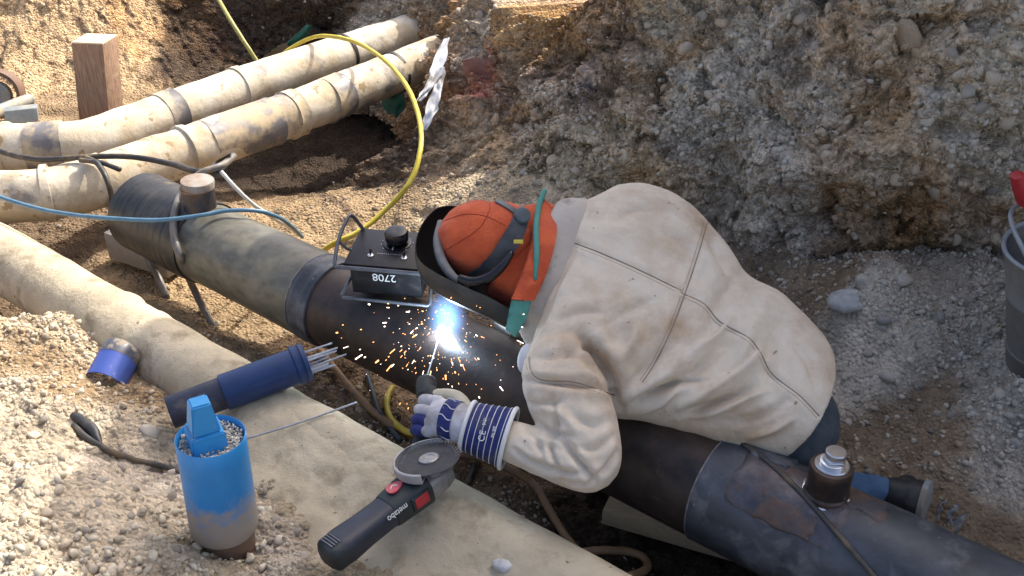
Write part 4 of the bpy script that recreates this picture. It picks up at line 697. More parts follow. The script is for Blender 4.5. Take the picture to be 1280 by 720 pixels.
def frust(C, a0, a1, h0, h1, yaw):
    V = []
    for a, h in ((a0, h0), (a1, h1)):
        for k in range(4): an = yaw + math.pi / 4 + k * math.pi / 2; V.append(C + np.array([a * math.cos(an) * 1.414, a * math.sin(an) * 1.414, h]))
    bm = bmesh.new(); vs_ = [bm.verts.new(v) for v in V]
    for f in [(3, 2, 1, 0), (4, 5, 6, 7), (0, 1, 5, 4), (1, 2, 6, 5), (2, 3, 7, 6), (3, 0, 4, 7)]: bm.faces.new([vs_[i] for i in f])
    bmesh.ops.bevel(bm, geom=bm.edges[:], offset=0.0035, segments=2, affect='EDGES'); bm.verts.index_update()
    V = np.array([v.co[:] for v in bm.verts]); Fc = [[v.index for v in f.verts] for f in bm.faces]; bm.free(); return V, Fc
Kc = Bt + np.array([-0.008, -0.006, 0])
ky = thing('valve_key_cap', 'blue tapered square spindle cap standing in the gravel of the upright tube', 'valve cap', tuple(Kc - np.array([0, 0, 0.035])))
mk('base_block', *frust(Kc, 0.0385, 0.035, -0.035, 0.028, 0.5), M['pvctop'], ky, smooth=30)
mk('taper', *frust(Kc, 0.030, 0.020, 0.0275, 0.098, 0.5), M['pvctop'], ky, smooth=30)

# ------------------------------------------------------------------ blue offcut of tube
Oc = at(143, 457, 2.98); oa = nrm(at(157, 434, 3.01) - at(131, 484, 2.93)); oR = 0.058
of = thing('tube_offcut', 'short blue plastic tube offcut leaning in the sand by the muddy pipe', 'tube', tuple(Oc - oa * 0.06))
mk('blue_wall', *lathe([(oR - 0.004, -0.06), (oR, -0.06), (oR, 0.018), (oR - 0.004, 0.018)], Oc, oa, 48, close=True), M['offcut'], of, smooth=40)
mk('dark_band', *lathe([(oR - 0.004, 0.018), (oR + 0.0005, 0.018), (oR + 0.0005, 0.056), (oR - 0.002, 0.060), (oR - 0.006, 0.058), (oR - 0.004, 0.018)], Oc, oa, 48, close=True), M['offcutdark'], of, smooth=40)

# ------------------------------------------------------------------ quiver of welding rods
qa = at(212, 516, 2.69); qb = at(384, 452, 2.80); qx = nrm(qb - qa); qL = np.linalg.norm(qb - qa); qR = 0.049
qv = thing('rod_quiver', 'dark blue plastic canister of welding rods lying on the muddy pipe', 'canister', tuple((qa + qb) / 2 - np.array([0, 0, qR])))
mk('inner_tube', *lathe([(qR - 0.012, 0.0), (qR - 0.006, 0.0), (qR - 0.005, 0.004), (qR - 0.005, qL * 0.45)], qa, qx, 40), M['casedark'], qv, smooth=40)
lo = mk('outer_tube', *lathe([(qR - 0.005, qL * 0.38), (qR, qL * 0.38), (qR + 0.0005, qL * 0.40), (qR + 0.001, qL * 0.92)], qa, qx, 44), M['caseblue'], qv, smooth=40)
mk('collar', *lathe([(qR, qL * 0.90), (qR + 0.007, qL * 0.905), (qR + 0.007, qL * 0.945), (qR + 0.003, qL * 0.95), (qR + 0.003, qL * 0.96), (qR + 0.007, qL * 0.965), (qR + 0.006, qL * 0.995), (qR - 0.002, qL), (qR - 0.006, qL), (qR - 0.007, qL * 0.97), (0.0, qL * 0.965)], qa, qx, 44), M['caseblue'], qv, smooth=40)
sd1 = nrm(np.cross(qx, nrm(CAM - qa))); vw = np.cross(sd1, qx)
dwn = sd1 if proj((qa + sd1)[None])[1][0] > proj(qa[None])[1][0] else -sd1
gr = []
for f in np.linspace(0.50, 0.84, 14):
    for g in np.linspace(-0.34, 0.34, 7):
        w_ = 1.0 if f > 0.6 else 0.5 + 0.5 * (f - 0.5) / 0.1
        a = 0.42 + g * w_; gr.append(qa + qx * qL * f + (qR + 0.0045) * (math.cos(a) * vw + math.sin(a) * dwn))
mk('moulded_panel', gr, grid_faces(14, 7), M['caseblue'], qv)
for i in range(13):
    a = rng.uniform(0, 6.28); rr_ = (qR - 0.014) * math.sqrt(rng.uniform(0.05, 1)); p = qa + qx * (qL - 0.02) + rr_ * (math.cos(a) * sd1 + math.sin(a) * vw); e = p + qx * rng.uniform(0.06, 0.125) + rng.normal(0, 0.004, 3)
    V, Fc = tube([p, e], 0.0026, 7, 1); mk('rod', V, Fc, M['rod'], qv, smooth=50)

# ------------------------------------------------------------------ angle grinder
gT = atz(413, 694, 0.375); gH = atz(528, 606, 0.405); gx_ = nrm(gH - gT); gL = np.linalg.norm(gH - gT); gu = nrm(np.array([0.0, 0.20, 1.0]) - (np.array([0.0, 0.20, 1.0]) @ gx_) * gx_); gy_ = np.cross(gu, gx_)
gd = thing('angle_grinder', 'dark angle grinder with cutting disc and red switch lying on the muddy pipe', 'angle grinder', tuple((gT + gH) / 2 - np.array([0, 0, 0.05])))
def loft(secs, n=28, sup=3.0, C=gT, ax=gx_, ay=gy_, az=gu):
    """secs: (along, half-width, half-height, up-shift)"""
    V = []; ang = np.linspace(0, 2 * np.pi, n, endpoint=False); c, s = np.cos(ang), np.sin(ang)
    ex = np.sign(c) * np.abs(c) ** (2 / sup); ey = np.sign(s) * np.abs(s) ** (2 / sup)
    for x, a, b, z in secs: V.append(C + ax * x + a * ex[:, None] * ay + (b * ey + z)[:, None] * az)
    V = np.concatenate(V); m = len(secs); Fc = [(i * n + k, i * n + (k + 1) % n, (i + 1) * n + (k + 1) % n, (i + 1) * n + k) for i in range(m - 1) for k in range(n)]
    Fc += [tuple(range(n))[::-1], tuple((m - 1) * n + k for k in range(n))]; return V, Fc
mk('rear_cap', *loft([(-0.012, 0.0278, 0.0226, 0), (-0.006, 0.0362, 0.0309, 0), (0.0, 0.0400, 0.0340, 0), (0.028, 0.0406, 0.0351, 0)]), M['tooldark'], gd, smooth=40)
for kx in range(4):
    V, Fc = box(gT + gx_ * (0.001 + 0.007 * kx) + gu * 0.0338, gx_ * 0.0016, gy_ * 0.022, gu * 0.003, 0.0008); mk('vent_rib', V, Fc, M['rodgrey'], gd, smooth=30)
mk('rear_grip', *loft([(0.026, 0.0411, 0.0355, 0), (0.04, 0.0416, 0.0355, 0), (0.09, 0.0385, 0.0325, 0), (0.145, 0.0374, 0.0319, 0), (0.165, 0.0379, 0.0325, 0)]), M['toolnavy'], gd, smooth=40)
mk('motor_housing', *loft([(0.163, 0.0395, 0.0340, 0), (0.17, 0.0411, 0.0355, 0), (0.22, 0.0459, 0.0392, 0.002), (0.265, 0.0480, 0.0412, 0.003), (gL - 0.015, 0.0469, 0.0392, 0.003), (gL - 0.01, 0.0427, 0.0351, 0.003)]), M['tooldark'], gd, smooth=40)
mk('gear_head', *loft([(gL - 0.012, 0.042, 0.034, -0.002), (gL + 0.02, 0.041, 0.033, -0.004), (gL + 0.05, 0.037, 0.028, -0.008), (gL + 0.075, 0.026, 0.02, -0.014), (gL + 0.082, 0.016, 0.012, -0.016)]), M['alu'], gd, smooth=40)
dc = at(540, 583, np.linalg.norm((gH + gu * 0.055 - CAM) @ FW)); dC = gT + gx_ * (gL + 0.036) + gu * 0.050; dn = nrm(gu + np.array([0, 0.16, 0]))
mk('spindle_collar', *lathe([(0.030, -0.03), (0.030, -0.006), (0.024, -0.004)], dC, dn, 30), M['alu'], gd, smooth=40)
dR = 0.074
mk('disc', *lathe([(0.010, -0.002), (dR - 0.001, -0.0015), (dR, 0.0), (dR - 0.001, 0.0015), (0.030, 0.002), (0.022, -0.0005), (0.0, -0.0005)], dC, dn, 60), M['disc'], gd, smooth=40)
mk('flange_nut', *lathe([(0.024, 0.0), (0.024, 0.005), (0.021, 0.007), (0.014, 0.007), (0.012, 0.0045), (0.0, 0.0045)], dC, dn, 36), M['alu'], gd, smooth=35)
sgx = nrm(np.cross(gu, [0, 0, 1.0])) if False else gx_
for k in range(44):
    a = k / 44 * 6.2832; d1 = math.cos(a) * gx_ + math.sin(a) * gy_; d2 = math.cos(a + 0.12) * gx_ + math.sin(a + 0.12) * gy_
    p0 = dC + d1 * (dR - 0.014) + dn * 0.0019; p1 = dC + d2 * (dR - 0.003) + dn * 0.0019
    V, Fc = tube([p0, p1], 0.0007, 4, 1)
    if k == 0: teeth = [(V, Fc)]
    else: teeth.append((V, Fc))
mk('rim_marks', *join(*teeth), M['alu'], gd, smooth=False)['kind'] = 'stuff'
# guard: band around the far and left half of the disc plus a floor
gv = []; na = 40; gR = dR + 0.009
lft = nrm(np.array([-1.0, 0.12, 0]) - (np.array([-1.0, 0.12, 0]) @ dn) * dn); lf2 = np.cross(dn, lft)
a0, a1 = -1.75, 1.55
for i in range(na):
    a = a0 + (a1 - a0) * i / (na - 1); d1 = math.cos(a) * lft + math.sin(a) * lf2
    for r_, h_ in ((0.028, -0.014), (gR, -0.014), (gR + 0.002, -0.010), (gR + 0.002, 0.007), (gR, 0.009), (gR - 0.004, 0.009), (gR - 0.0025, 0.006), (gR - 0.002, -0.011), (0.028, -0.0115)):
        gv.append(dC + d1 * r_ + dn * h_)
gf = []
for i in range(na - 1):
    for k in range(9): gf.append((i * 9 + k, i * 9 + (k + 1) % 9, (i + 1) * 9 + (k + 1) % 9, (i + 1) * 9 + k))
gf += [tuple(range(9)), tuple((na - 1) * 9 + k for k in range(9))[::-1]]
mk('guard', gv, gf, M['guard'], gd, smooth=35)
sw = gT + gx_ * (gL - 0.040) + gy_ * -0.0462 + gu * 0.008
V, Fc = box(sw, gx_ * 0.020, gy_ * 0.006, gu * 0.014, 0.004); mk('switch', V, Fc, M['red'], gd, smooth=30)
V, Fc = box(sw - gu * 0.001 + gy_ * 0.002, gx_ * 0.026, gy_ * 0.005, gu * 0.019, 0.004); mk('switch_recess', V, Fc, M['tooldark'], gd, smooth=30)
lg = gT + gx_ * (gL - 0.070) + gu * 0.0438 + gy_ * 0.004
V = [lg + 0.021 * (math.cos(a) * gx_ + 0.72 * math.sin(a) * gy_) * (1 + 0.10 * math.cos(3 * a)) + gu * 0.0006 for a in np.linspace(0, 6.283, 30, endpoint=False)]; V = np.array(V)
lo_ = mk('emblem', np.r_[V, V - gu * 0.004], [tuple(range(30))] + [(k, k + 30, (k + 1) % 30 + 30, (k + 1) % 30) for k in range(30)], M['redlogo'], gd, smooth=False)
V, Fc = tube([lg - gx_ * 0.010 + gu * 0.001, lg + gy_ * 0.006 + gu * 0.001, lg + gx_ * 0.008 - gy_ * 0.004 + gu * 0.001], 0.0014, 5, 3); mk('emblem_mark', V, Fc, M['print'], lo_)
text('lettering', 'metabo', 0.019, gT + gx_ * (gL - 0.105) - gy_ * 0.0430 + gu * 0.019, -gx_, -gu + gy_ * -0.45, M['print'], gd, 0.0006)

# ------------------------------------------------------------------ remote control box on the pipe
bc = onpipe(486, 372, 0.01); bX = nrm([1, -0.16, 0]); bY = nrm(np.cross([0, 0, 1.0], bX)); bZ = nrm(np.array([0, -0.10, 1.0])); bZ = nrm(bZ - (bZ @ bX) * bX); bY = np.cross(bZ, bX)
bC = np.array([*(atz(484, 366, 0.46)[:2]), 0.452]) + bY * 0.075
rb = thing('control_box', 'small black remote control box with round knob and wire handles on the steel pipe', 'control box', tuple(bC))
w2, d2, h2 = 0.105, 0.075, 0.052
V, Fc = box(bC + bZ * h2, bX * w2, bY * d2, bZ * h2, 0.004); mk('housing', V, Fc, M['boxblack'], rb, smooth=30)
fp = bC + bZ * (2 * h2 + 0.006)
V, Fc = box(fp, bX * (w2 + 0.010), bY * (d2 + 0.018), bZ * 0.006, 0.002); fpo = mk('face_plate', V, Fc, M['boxblack'], rb, smooth=30)
ft = fp + bZ * 0.006
mk('knob', *lathe([(0.042, 0.0), (0.042, 0.003), (0.038, 0.004), (0.026, 0.004), (0.028, 0.008), (0.034, 0.014), (0.035, 0.036), (0.031, 0.044), (0.018, 0.047), (0.0, 0.045)], ft + bY * 0.028 + bX * 0.014, bZ, 36), M['knob'], rb, smooth=40)
for i in range(11):
    a = -2.3 + i * 4.6 / 10; c_ = ft + bY * 0.028 + bX * 0.014 + 0.047 * (math.sin(a) * bX + math.cos(a) * bY); mk('dial_mark', *lathe([(0.0018, 0), (0.0018, 0.0008), (0, 0.0009)], c_, bZ, 8), M['print'], fpo)
V, Fc = box(ft + bY * -0.008 + bX * 0.010 + bZ * 0.005, bX * 0.0012, bY * 0.007, bZ * 0.0012); mk('pointer', V, Fc, M['print'], fpo, smooth=False)
for sx in (-0.048, 0.052):
    c_ = ft + bX * sx - bY * 0.045; mk('toggle_nut', *lathe([(0.009, 0), (0.009, 0.003), (0.005, 0.004), (0.005, 0.006)], c_, bZ, 6), M['bright'], rb, smooth=False)
    mk('toggle', *lathe([(0.003, 0.004), (0.0038, 0.018), (0.003, 0.021), (0, 0.0215)], c_, nrm(bZ + bY * 0.35), 10), M['knob'], rb)
text('small_print', '80  100  120', 0.009, ft + bX * -0.004 - bY * 0.028 + bZ * 0.0004, bX, bY, M['alu'], rb, 0.0002) if False else None
for i in range(14):
    V, Fc = box(ft + bX * (-0.03 + i * 0.0065) - bY * 0.030, bX * 0.0016, bY * rng.uniform(0.0012, 0.0024), bZ * 0.0004); mk('small_print', V, Fc, M['alu'], fpo, smooth=False)
text('number', '2708', 0.036, bC + bZ * (h2 * 1.22) - bY * (d2 + 0.0006) - bX * 0.004, -bX, -bZ, M['print'], rb, 0.0003)
# wire frames
def wire(name, pts, r=0.0052, m='rodgrey', closed=False, sub=1, par=rb):
    V, Fc = tube(np.array(pts), r, 8, sub, closed=closed); return mk(name, V, Fc, M[m], par, smooth=50)
L3 = lambda x, y, z: bC + bX * x + bY * y + bZ * z
zt = 2 * h2 + 0.002
wire('front_bar', [L3(-w2 - 0.030, -d2 - 0.024, zt), L3(w2 + 0.012, -d2 - 0.024, zt)], 0.0062)
wire('handle', [L3(-w2 - 0.030, -d2 - 0.024, zt), L3(-w2 - 0.036, -d2 - 0.020, zt + 0.008), L3(-w2 - 0.040, -d2 + 0.05, zt + 0.045), L3(-w2 - 0.030, d2 - 0.03, zt + 0.075), L3(-w2 - 0.022, d2 - 0.01, zt + 0.07), L3(-w2 - 0.012, d2 + 0.01, zt + 0.03), L3(-w2 + 0.004, d2 + 0.012, zt)], 0.0055, sub=4)
wire('handle_brace', [L3(-w2 - 0.038, -d2 + 0.045, zt + 0.04), L3(-w2 - 0.02, -d2 + 0.05, zt + 0.015), L3(-w2 + 0.0, -d2 + 0.06, zt)], 0.005)
wire('lower_frame', [L3(-w2 - 0.012, -d2 + 0.05, 0.03), L3(-w2 - 0.026, -d2 - 0.028, 0.006), L3(-w2 - 0.02, -d2 - 0.034, 0.004), L3(w2 + 0.025, -d2 - 0.034, 0.000), L3(w2 + 0.03, -d2 - 0.028, 0.002), L3(w2 + 0.018, -d2 + 0.05, 0.03)], 0.0052)
for sx in (-1, 1): wire('frame_upright', [L3(sx * (w2 + 0.012), -d2 + 0.05, 0.03), L3(sx * (w2 + 0.008), -d2 + 0.05, zt)], 0.004)
for sx in (-0.6, 0.6):
    V, Fc = box(L3(sx * w2, 0.0, -0.006), bX * 0.012, bY * 0.06, bZ * 0.007, 0.002); mk('foot', V, Fc, M['knob'], rb, smooth=30)

# ------------------------------------------------------------------ bucket at the frame edge
Bk = np.array([1.622, 2.51, 0.24]); bk_r = 0.180; bs = 1.25
bu = thing('bucket', 'grey metal bucket standing against the trench wall, cut by the picture edge', 'bucket', tuple(Bk)); ba = nrm([-0.13, -0.02, 1])
mk('shell', *lathe([(r * 1.22, h * bs) for r, h in [(0.0, 0.012), (0.100, 0.010), (0.104, 0.0), (0.108, 0.004), (0.112, 0.05), (0.1135, 0.052), (0.1135, 0.058), (0.112, 0.06), (0.130, 0.20), (0.132, 0.202), (0.132, 0.208), (0.131, 0.21), (0.147, 0.325)]], Bk, ba, 48), M['bucket'], bu, smooth=40)
mk('inside', *lathe([(0.0, 0.02), (0.115, 0.02), (bk_r - 0.005, 0.325 * bs)], Bk, ba, 48), M['bucketin'], bu, smooth=40)
V, Fc = tube([Bk + ba * 0.325 * bs + bk_r * np.array([math.cos(a), math.sin(a), 0.02 * math.sin(a) + 0.13 * math.cos(a)]) for a in np.linspace(0, 6.283, 64, endpoint=False)], 0.007, 8, 1, closed=True); mk('rolled_rim', V, Fc, M['rim'], bu)
hp = [at(1284, 322, 2.72), at(1274, 302, 2.74), at(1266, 284, 2.78), at(1263, 268, 2.82), at(1270, 258, 2.86), at(1284, 255, 2.90), at(1310, 262, 2.95)]
V, Fc = tube(hp, 0.0065, 8, 8); mk('bail_handle', V, Fc, M['rim'], bu)
V, Fc = box(Bk + np.array([-0.10, -0.02, 0.28]), (0.03, 0.01, 0.04), (-0.01, 0.03, 0), (-0.02, 0, 0.03), 0.005); tag(mk('dark_block', V, Fc, M['boxblack'], smooth=30), 'dark block tilted inside the grey bucket', 'block')
rd = at(1276, 236, 2.80); rax = nrm(Bk + ba * 0.12 - rd)
V, Fc = loft([(-0.050, 0.010, 0.016, 0), (-0.045, 0.017, 0.025, 0), (0.0, 0.020, 0.029, 0.002), (0.045, 0.018, 0.024, 0.0), (0.052, 0.010, 0.014, 0.0)], 20, 2.6, rd, rax, nrm(np.cross(rax, [0, 1.0, 0])), nrm(np.cross(rax, np.cross(rax, [0, 1.0, 0]))))
tl = thing('hand_tool', 'red-handled tool standing in the grey bucket, cut by the picture edge', 'tool', tuple(Bk + ba * 0.12)); mk('grip', V, Fc, M['red'], tl, smooth=40)
V, Fc = tube([rd + rax * 0.05, Bk + ba * 0.03 + np.array([0.03, 0, 0])], 0.007, 8, 1); mk('shaft', V, Fc, M['rodgrey'], tl, smooth=50)
# thin scraps of film behind the pipe, right
for i, (a, b) in enumerate([(1170, 650), (1186, 656), (1196, 668)]):
    p = ong(a, b); sheet('film_scrap', [p, p + np.array([0.012, 0.02, 0.03]), p + np.array([0.03, 0.03, 0.045])], [(0.004, 0, 0.002), (0.008, 0, 0.004), (0.003, 0, 0)], M['wrap'], 'pale wisp of torn film on the soil behind the black pipe, ' + ['nearest the boot', 'middle one of three', 'farthest from the boot'][i], 'plastic film', seed=20 + i, amp=0.01)
# reddish lump of old brick in the trench wall
P = onwall(602, 92)
if P is not None:
    V, Fc = box(P + np.array([0.01, 0.045, 0.0]), nrm([0.8, -0.4, 0.1]) * 0.075, nrm([0.4, 0.8, 0]) * 0.045, nrm([-0.05, -0.1, 1]) * 0.06, 0.012); bm = bmesh.new(); vl = [bm.verts.new(v) for v in V]
    for f in Fc: bm.faces.new([vl[i] for i in f])
    bmesh.ops.subdivide_edges(bm, edges=bm.edges[:], cuts=5, use_grid_fill=True); bm.verts.index_update(); V = noisy(np.array([v.co[:] for v in bm.verts]), 0.022, 14, 9); Fc = [[v.index for v in f.verts] for f in bm.faces]; bm.free()
    tag(mk('brick_lump', V, Fc, M['oldpipe']), 'crumbling red brick lump stuck in the trench wall beside the white plastic', 'brick')

# ------------------------------------------------------------------ the welder
def loft_rings(rings, n=40, sup=2.3, fwd=None, caps=True):
    """rings: (top point, bottom point, half thickness); thickness lies across the line of sight's plane"""
    V = []; ang = np.linspace(0, 2 * np.pi, n, endpoint=False); cs, sn = np.cos(ang), np.sin(ang)
    ex = np.sign(cs) * np.abs(cs) ** (2 / sup); ey = np.sign(sn) * np.abs(sn) ** (2 / sup)
    C = [(a + b) / 2 for a, b, _ in rings]
    for i, (a, b, t) in enumerate(rings):
        W = (a - b) / 2; tan = C[min(i + 1, len(C) - 1)] - C[max(i - 1, 0)]; Nn = nrm(np.cross(W, tan)); Nn = Nn if Nn @ (CAM - C[i]) > 0 else -Nn
        V.append(C[i] + ex[:, None] * W + (t * ey)[:, None] * Nn)
    V = np.concatenate(V); m = len(rings); Fc = [(i * n + k, i * n + (k + 1) % n, (i + 1) * n + (k + 1) % n, (i + 1) * n + k) for i in range(m - 1) for k in range(n)]
    if caps: Fc += [tuple(range(n))[::-1], tuple((m - 1) * n + k for k in range(n))]
    return V, Fc
def smooth_rings(R, k=5):
    A = np.array([np.r_[a, b, t] for a, b, t in R]); A = catmull(A, k); return [(q[:3], q[3:6], q[6]) for q in A]
def fuse(parts, voxel, iters=6, fac=0.5):
    """melt overlapping closed shapes into one continuous skin"""
    V, Fc = join(*parts); me = bpy.data.meshes.new('tmp'); me.from_pydata([tuple(v) for v in V], [], Fc); o = bpy.data.objects.new('tmp', me); COL.objects.link(o)
    bm = bmesh.new(); bm.from_mesh(me); bmesh.ops.recalc_face_normals(bm, faces=bm.faces[:]); bm.to_mesh(me); bm.free()
    r = o.modifiers.new('r', 'REMESH'); r.mode = 'VOXEL'; r.voxel_size = voxel; s = o.modifiers.new('s', 'SMOOTH'); s.factor = fac; s.iterations = iters
    dg = bpy.context.evaluated_depsgraph_get(); dg.update(); ev = o.evaluated_get(dg); m2 = ev.to_mesh()
    n = len(m2.vertices); co = np.empty(n * 3); m2.vertices.foreach_get('co', co); no = np.empty(n * 3); m2.vertices.foreach_get('normal', no)
    F2 = [tuple(p.vertices) for p in m2.polygons]; ev.to_mesh_clear(); bpy.data.objects.remove(o, do_unlink=True); bpy.data.meshes.remove(me)
    return co.reshape(-1, 3), F2, no.reshape(-1, 3)
def ellips(C, ax, n=24):
    """closed ellipsoid with three half-axis vectors"""
    bm = bmesh.new(); bmesh.ops.create_uvsphere(bm, u_segments=n, v_segments=n // 2, radius=1.0); V = np.array([v.co[:] for v in bm.verts]); Fc = [[v.index for v in f.verts] for f in bm.faces]; bm.free()
    return V @ np.array(ax) + np.asarray(C), Fc
def pdist(px, py, line):
    L = np.array(line, float); best = np.full(px.shape, 1e9); tt = np.zeros(px.shape)
    for i in range(len(L) - 1):
        a, b = L[i], L[i + 1]; ab = b - a; t = np.clip(((px - a[0]) * ab[0] + (py - a[1]) * ab[1]) / (ab @ ab), 0, 1)
        d = np.hypot(px - a[0] - t * ab[0], py - a[1] - t * ab[1]); m = d < best; best = np.where(m, d, best); tt = np.where(m, (i + t) / (len(L) - 1), tt)
    return best, tt
PR = [((706, 276, 2.80), (672, 400, 2.66), .085), ((728, 258, 2.84), (658, 445, 2.60), .115), ((765, 243, 2.88), (655, 476, 2.56), .138), ((805, 241, 2.90), (690, 498, 2.52), .150), ((850, 262, 2.90), (745, 510, 2.50), .155),
      ((884, 300, 2.88), (805, 516, 2.48), .150), ((920, 356, 2.84), (862, 528, 2.46), .145), ((974, 390, 2.78), (918, 546, 2.44), .145), ((1008, 426, 2.70), (960, 563, 2.42), .138), ((1020, 468, 2.64), (984, 575, 2.42), .125)]
RG = smooth_rings([(at(*a), at(*b), t) for a, b, t in PR])
welder = thing('person', 'welder in pale leather jacket and orange cap bent over the steel pipe, welding', 'person', tuple(np.array([*at(930, 480, 2.7)[:2], 0.02])))
arm = [at(712, 430, 2.60), at(702, 470, 2.51), at(722, 525, 2.41), at(738, 566, 2.35), at(730, 582, 2.34), at(690, 570, 2.37), at(655, 558, 2.41), at(626, 548, 2.44)]
V, Fc = tube(arm, [0.085, 0.098, 0.090, 0.074, 0.066, 0.056, 0.050, 0.048], 24, 6)
arm2 = [at(790, 290, 2.98), at(745, 320, 3.04), at(705, 370, 3.02), at(665, 400, 2.97), at(628, 405, 2.92)]
V2, F2 = tube(arm2, [0.09, 0.085, 0.07, 0.06, 0.05], 20, 6)
sh = ellips(at(715, 440, 2.58), (nrm([1, 0, 0]) * 0.09, nrm([0, 1, 0]) * 0.09, nrm([0, 0, 1]) * 0.09)); sh2 = ellips(at(792, 290, 2.92), (np.array([1, 0, 0]) * 0.115, np.array([0, 1, 0]) * 0.10, np.array([0, 0, 1]) * 0.10))
JV, JF, JN = fuse([loft_rings(RG), (V, Fc), (V2, F2), sh, sh2], 0.0052, 9, 0.5)
jx, jy, jd = proj(JV); facing = np.clip(((CAM - JV) * JN).sum(1) / np.linalg.norm(CAM - JV, axis=1) + 0.15, 0, 1)
# folds (line, depth, width): negative = crease, positive = bulge
FOLD = [([(772, 505), (762, 470), (740, 440), (728, 425)], -0.020, 11), ([(775, 500), (800, 470), (835, 430), (850, 400)], -0.009, 12), ([(800, 500), (840, 480), (880, 455), (905, 430)], -0.010, 10), ([(835, 512), (880, 492), (925, 462), (950, 440)], 0.010, 12),
        ([(860, 518), (905, 500), (945, 475)], -0.009, 8), ([(900, 530), (950, 520), (985, 500)], -0.007, 9), ([(645, 475), (690, 478), (740, 486), (768, 492)], -0.007, 6), ([(755, 520), (765, 560), (770, 590)], 0.006, 12), ([(668, 575), (700, 590), (730, 590)], -0.007, 5),
        ([(690, 500), (694, 530), (690, 556)], -0.010, 6), ([(702, 548), (716, 568), (735, 590), (748, 606)], -0.012, 6), ([(684, 545), (690, 570), (700, 590)], -0.008, 4), ([(655, 535), (668, 548), (676, 565)], -0.006, 5), ([(640, 560), (665, 578), (690, 588)], -0.007, 4), ([(715, 520), (740, 530), (762, 528)], -0.009, 8),
        ([(680, 510), (705, 520), (720, 540)], 0.007, 8), ([(880, 285), (900, 320), (915, 345)], -0.012, 10), ([(925, 345), (900, 380), (890, 410)], -0.008, 14), ([(960, 375), (935, 420), (930, 450)], 0.007, 16), ([(752, 430), (700, 445), (660, 448)], -0.006, 9), ([(770, 455), (790, 430), (800, 400)], 0.010, 12), ([(735, 300), (760, 290), (800, 285)], 0.004, 16),
        ([(705, 440), (735, 460), (765, 500)], -0.010, 8), ([(800, 515), (830, 500), (860, 470)], 0.007, 7), ([(975, 400), (960, 450), (965, 490)], -0.006, 12), ([(720, 560), (745, 560), (765, 545)], -0.007, 6),
        ([(650, 500), (675, 505), (700, 500)], -0.006, 5), ([(670, 525), (690, 540), (715, 545)], -0.007, 4), ([(740, 600), (758, 585), (768, 565)], -0.008, 5), ([(700, 600), (722, 606), (745, 602)], -0.006, 4), ([(664, 548), (690, 552), (706, 560)], 0.006, 5), ([(650, 590), (672, 592), (695, 600)], 0.004, 4),
        ([(780, 508), (812, 492), (850, 478), (880, 476)], -0.009, 6), ([(850, 524), (890, 515), (930, 500), (960, 488)], 0.007, 6), ([(930, 548), (962, 540), (990, 525)], 0.006, 6), ([(905, 470), (930, 452), (945, 430)], -0.006, 6), ([(868, 440), (895, 420), (912, 400)], 0.006, 7),
        ([(760, 405), (790, 385), (815, 375)], -0.004, 7), ([(700, 400), (730, 390), (760, 392)], -0.004, 8), ([(825, 290), (850, 300), (870, 320)], -0.004, 8), ([(770, 275), (800, 262), (835, 268)], -0.004, 7), ([(680, 380), (700, 360), (715, 330)], 0.004, 8), ([(990, 430), (1010, 450), (1020, 480)], -0.005, 8)]
SEAM = {'yoke_seam': [(719, 304), (755, 318), (800, 338), (851, 363)], 'side_back_seam': [(884, 279), (872, 320), (858, 362), (840, 410), (818, 455), (803, 478)], 'spine_seam': [(851, 366), (880, 380), (900, 402), (935, 422), (950, 440), (966, 468), (1000, 495), (1024, 520)],
        'armhole_seam': [(668, 378), (662, 420), (668, 470), (720, 478), (768, 494)], 'collar_seam': [(722, 266), (716, 302), (690, 345), (672, 385), (664, 425)]}
dsp = 0.0035 * fbm(JV[:, 0] * 9 + JV[:, 2] * 5, JV[:, 1] * 9 - JV[:, 2] * 6, 3, 601) + 0.004 * fbm(JV[:, 0] * 4 + JV[:, 2] * 3, JV[:, 1] * 4, 2, 602)
for ln, am, wd in FOLD:
    d, t = pdist(jx, jy, catmull(np.array(ln, float), 6)); e = np.sin(np.clip(t, 0.04, 0.96) * np.pi) ** 0.6
    dsp += facing * am * (1.5 if np.mean(ln, 0)[0] < 772 and np.mean(ln, 0)[1] > 495 else 2.3) * e * (np.exp(-(d / (wd * 0.62)) ** 2) - 0.45 * np.exp(-((d - wd * 1.6) / wd) ** 2))
for nm, ln in SEAM.items():
    d, t = pdist(jx, jy, catmull(np.array(ln, float), 6)); dsp += facing * (-0.0035 * np.exp(-(d / 2.6) ** 2) + 0.0022 * np.exp(-((d - 7) / 4) ** 2))
JV = JV + JN * dsp[:, None]
jacket = mk('jacket', JV, JF, M['leather'], welder); jacket['label'] = 'pale split leather welding jacket'
jb = BVHTree.FromPolygons([Vector(v) for v in JV], JF)
def on(b, px, py, off=0.0):
    h = b.ray_cast(Vector(CAM), Vector(nrm(ray(px, py))))
    if h[0] is None: return None, None
    n = np.array(h[1]); n = n if n @ (CAM - np.array(h[0])) > 0 else -n
    return np.array(h[0]) + n * off, n
